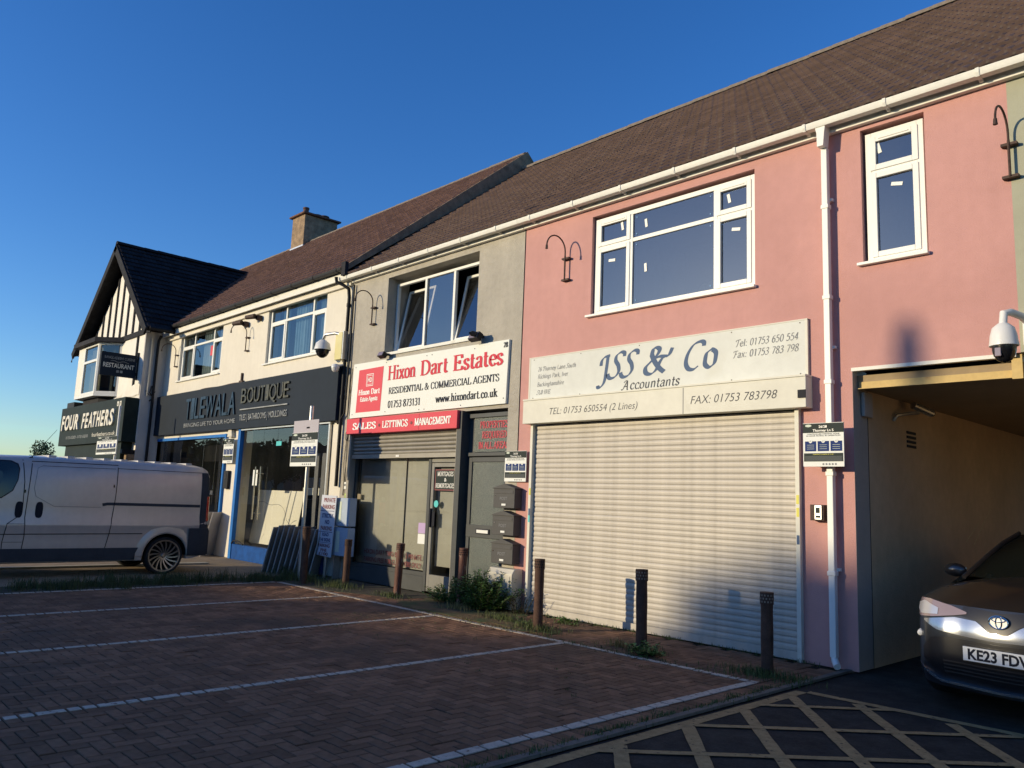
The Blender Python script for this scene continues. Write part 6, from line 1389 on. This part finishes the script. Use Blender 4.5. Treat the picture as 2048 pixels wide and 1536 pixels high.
a, b = MB(), MB(); sprigs(a, b, (-9.85, 8.15, 0), 55, .32, .45, .085, 5); a.build("foliage", LEAF, t); b.build("stems", BARK, t)
t = thing("weed", "dark spindly weed between the brown bollard and the pink wall", "weed", (-8.45, 8.3, 0), "weed clumps")
a, b = MB(), MB(); sprigs(a, b, (-8.4, 8.25, 0), 22, .42, .30, .035, 6); a.build("foliage", LEAFD, t); b.build("stems", BARK, t)
def blades(mb, c, rx, ry, n, h, seed, lean=.5):
    rnd = random.Random(seed)
    for _ in range(n):
        a = rnd.uniform(0, 2*pi); r = abs(rnd.gauss(0, .55)); P = Vector((c[0]+cos(a)*r*rx, c[1]+sin(a)*r*ry, -.01)); t_ = rnd.uniform(0, 2*pi); hh = h*rnd.uniform(.35, 1.15); l = lean*hh*rnd.random()
        d = Vector((cos(t_)*l, sin(t_)*l, hh)); w = Vector((-sin(t_), cos(t_), 0))*.0028*rnd.uniform(.7, 1.5); M_ = P + d*.55 + Vector((0, 0, hh*.1))
        mb.quad(tuple(P-w), tuple(P+w), tuple(M_+w*.8), tuple(M_-w*.8)); mb.poly([tuple(M_-w*.8), tuple(M_+w*.8), tuple(P+d+Vector((cos(t_)*l*.6, sin(t_)*l*.6, -.1*hh)))])
def tuft(label, x, y, rx, ry, n, h, mat, seed, extra=None):
    t = thing("grass_tuft", label, "grass tuft", (x, y, 0), "grass tufts round the bollards")
    m_ = MB(); blades(m_, (x, y), rx, ry, n, h, seed); m_.build("blades", mat, t, kind="stuff")
    if extra:
        a, b = MB(), MB(); sprigs(a, b, (x+extra[0], y+extra[1], 0), extra[2], extra[3], extra[4], extra[5], seed+50); a.build("foliage", LEAF, t); b.build("stems", BARK, t)
tuft("straw and green grass at the foot of the rusty red bollard", -9.2, 7.75, .35, .18, 230, .13, STRAW, 11)
tuft("grass clump round the brown bollard at the left end of the shutter", -7.25, 7.42, .42, .20, 620, .12, GRASS, 12, (-.25, .1, 8, .12, .25, .05))
tuft("yellowish grass left of the brown bollard", -8.1, 7.65, .5, .22, 380, .12, GRASS, 13)
tuft("low leafy dandelion plant against the bottom rail of the shutter", -7.4, 8.15, .3, .15, 120, .06, GRASS, 14, (0, 0, 8, .08, .3, .09))
tuft("dandelion leaves and grass at the foot of the middle shutter bollard", -5.55, 7.40, .26, .16, 380, .11, GRASS, 15, (.18, -.1, 16, .16, .30, .09))
tuft("straw grass left of the middle shutter bollard", -5.95, 7.45, .25, .14, 200, .11, STRAW, 16)
tuft("grass clump round the bollard nearest the hatched driveway", -4.15, 7.42, .48, .22, 800, .11, GRASS, 17)
tuft("grass at the foot of the flaking red bollard", -10.8, 7.7, .4, .2, 360, .10, GRASS, 18)
tuft("dark grass round the foot of the dark bollard by the cabinet", -12.3, 7.6, .6, .3, 520, .15, GRASS, 19)
tuft("rough grass round the foot of the sign pole", -13.4, 7.6, .7, .35, 700, .20, GRASS, 20)
mp_ = [(-10.3, 7.5), (-9.9, 7.22), (-9.2, 7.25), (-8.5, 7.2), (-7.9, 7.3), (-7.3, 7.22), (-6.9, 7.4), (-7.2, 7.7), (-7.9, 7.85), (-8.3, 8.3), (-8.9, 8.44), (-9.9, 8.42), (-10.4, 8.2), (-10.2, 7.8)]
MB().prism([(x+random.uniform(-.03, .03), y+random.uniform(-.03, .03)) for x, y in smooth_pts(mp_, 5)], 2, -.004, .006).build("moss_and_dirt_patch", M("ochre_moss_dirt", (.13, .085, .035), .95, var=.4, vs=5, bump=1, bs=60, stain=((.05, .075, .02), 3, .45, .65)), kind="structure")
MB().prism([(-13.5, 7.16), (-12.6, 7.18), (-11.8, 7.25), (-11.2, 7.5), (-10.6, 7.6), (-10.4, 8.1), (-10.6, 8.46), (-13.5, 8.46)], 2, -.004, .005).build("moss_and_dirt_patch", DIRT, kind="structure")
g = MB()
for k in range(95): x, y = -13.95+random.gauss(0, .22), random.uniform(1.5, 7.8); blades(g, (x, y), .3, .25, random.randint(40, 120), random.choice((.09, .13, .17, .24)), 100+k)
g.build("verge_grass", M("dark_verge_grass", (.05, .07, .02), .8, isl=.45), kind="stuff")
g = MB()
rr_ = random.Random(5)
for k in range(130):
    y = rr_.uniform(3.2, 7.8); blades(g, (-3.80+rr_.gauss(0, .03), y), .06, .08, 14, .05, 300+k)
for k in range(90): blades(g, (rr_.uniform(-9.5, -4.2), 7.12+rr_.gauss(0, .04)), .10, .05, 8, .05, 600+k)
for k in range(70): blades(g, (rr_.uniform(-10, -4.5), rr_.uniform(5.2, 8.4)), .07, .05, 9, .035, 800+k)
for k in range(60): blades(g, (rr_.uniform(-8.6, -4.0), 8.44), .12, .03, 10, .06, 900+k)
g.build("joint_moss_and_grass", GRASS, kind="stuff")
m_ = MB()
for k in range(1): pass
tag(MB().box(-2.93, -2.89, 4.19, 4.22, -.012, -.006).build("litter_scrap", SIGNW), "small white scrap of litter on the yellow hatching", "litter")
def tree(label, x, y, h, R, seed, mat=LEAFD, leaf=.28, n=3200, trunk=.2, group="trees across the street", base=0, crown=.62):
    t = thing("broadleaf_tree", label, "tree", (x, y, base), group); rnd = random.Random(seed); tr = MB()
    top = Vector((x, y, base+h*.72)); tr.cyl((x, y, base), tuple(top), trunk, trunk*.3, 10); m = MB()
    for k in range(13):
        a = 2*pi*k/13*2.4; rr__ = R*rnd.uniform(.35, .72); z = base+h*rnd.uniform(.38, .86); c = Vector((x+cos(a)*rr__, y+sin(a)*rr__, z)); s0_ = Vector((x, y, base+h*rnd.uniform(.25, .55))); tr.tube([s0_, s0_.lerp(c, .5)+Vector((0, 0, .15)), c], trunk*.22, 5)
        leafy(m, c, (R*.42, R*.42, h*.14), n//13, leaf, seed*31+k)
    leafy(m, (x, y, base+h*.84), (R*.5, R*.5, h*.16), n//8, leaf, seed*77)
    m.build("crown", mat, t); tr.build("trunk", BARK, t, smooth=True)
tree("small distant tree showing above the silver van roof at the left edge", -110, 25.2, 6.7, 1.75, 1, n=1700, leaf=.28)

# ------------------------------------------------------------------ the unseen street behind the camera (heights shaped for the long evening shade, shows in the glass)
BRW = M("red_brick_wall", (.26, .12, .08), .9, var=.2, vs=6); PNW = M("pale_painted_house_wall", (.55, .52, .46), .9, var=.05)
def house(x0, x1, y, rz, mat, k, label):
    t = thing("semi_detached_house", label, "house", ((x0+x1)/2, y, 0), "unseen houses across the street"); ez = rz-2.6
    MB().box(x0, x1, y-8, y, 0, ez).build("wall", mat, t)
    m = MB(); m.prism([(y+.4, ez-.1), (y-4, rz), (y-8.4, ez-.1)], 0, x0-.3, x1+.3); m.build("roof", TILEB, t)
    n = 3
    for q in range(n):
        cx = x0+(x1-x0)*(q+.5)/n
        for z0, z1 in ((.9, 2.1), (3.1, 4.2)): 
            if z1 < ez-.2: w_ = MB(); bars(w_, cx-.8, cx+.8, z0, z1, .08, y+.01, y+.06); wo = w_.build("window", UPVC, t); MB().quad((cx-.72, y+.03, z0+.08), (cx+.72, y+.03, z0+.08), (cx+.72, y+.03, z1-.08), (cx-.72, y+.03, z1-.08)).build("pane", CARGL, wo)
    MB().box((x0+x1)/2-.5, (x0+x1)/2+.5, y-4.5, y-3.7, rz-.6, rz+.9).build("chimney", BRW, t)
D0 = 30.0                                     # ridge line of the houses lies at y = -30
def shadow_x(xf, yy=-30): return xf + .54*(yy-8.5)
HS = [(-62, -50, 7.0, PNW), (-49, -38.6, 7.1, BRW), (-34.6, -25.2, 8.0, PNW), (-24.6, -14, 8.88, BRW), (-12.5, -2, 8.2, PNW), (0, 12, 8.0, BRW), (-78, -66, 7.6, BRW), (-94, -82, 7.4, PNW), (-110, -98, 7.8, BRW), (-128, -114, 7.6, PNW), (-146, -132, 7.8, BRW)]  # ridge heights shaped for the shade edge, far houses added for reflections
kinds = ["pale rendered house", "red brick house"]
for k, (a, b, rz_, mt) in enumerate(HS): house(a, b, -26, rz_, mt, k, ["pale house at the far left of the row across the street", "brick house, second from the left across the street", "pale house facing the estate agents across the street", "brick house facing the driveway across the street", "pale house behind the camera to the right", "brick house at the far right of the row across the street"][k] if k < 6 else ["brick", "pale"][k % 2] + " house number %s down the far end of the street, beyond the view" % ["one", "two", "three", "four", "five"][k-6])
TR = [(-58, -22, 5.0, 3, "round tree at the far left across the street"), (-46, -21, 4.8, 2.8, "bushy tree before the brick house across the street"), (-41, -22.5, 5.0, 2.6, "tree between the first houses across the street"),
      (-33.5, -22, 5.2, 2.6, "tree in front of the pale house across the street"), (-32.4, -45, 13.0, 2.3, "tall far tree rising behind the houses across the street"), (-13.3, -23, 8.5, 3.2, "broad tree right of the brick house across the street"),
      (-3, -22, 8, 3, "tree before the last pale house across the street"), (-72, -20, 6.5, 3.5, "spreading tree far down the street"), (-86, -20, 7, 3.6, "tall tree far down the street before a pale house"), (-104, -20, 7, 3.8, "tree farthest down the street"), (-121, -20, 7.5, 4, "big tree at the far end of the street"), (27, -1, 8, 3.6, "green tree across the side road to the right of the camera"), (31, 8, 9, 4, "larger green tree across the side road on the right"), (26, -10, 8, 3.5, "green tree at the right street corner behind the camera")]
for k, (x, y, h, R, lb) in enumerate(TR): tree(lb, x, y, h, R, 40+k, n=5200 if y < -40 else 3000, leaf=.42)
hd = MB()
for k in range(60): leafy(hd, (-60+1.25*k, -20.5, .8), (.8, .5, .9), 120, .2, 400+k)
tag(hd.build("garden_hedge", LEAFD), "long green garden hedge across the street behind the camera", "hedge")
t = thing("street_lamp", "tall grey street lamp across the road behind the camera", "street lamp", (-18.45, -20, 0))
MB().cyl((-18.45, -20, 0), (-18.45, -20, 9.3), .13, .10, 12).build("column", STEEL, t, smooth=True); MB().lathe([(0, 10.0), (.07, 9.95), (.14, 9.7), (.14, 9.45), (.10, 9.28), (0, 9.26)], (-18.45, -20, 0), n=14).build("lantern", CREAMB, t, smooth=True)
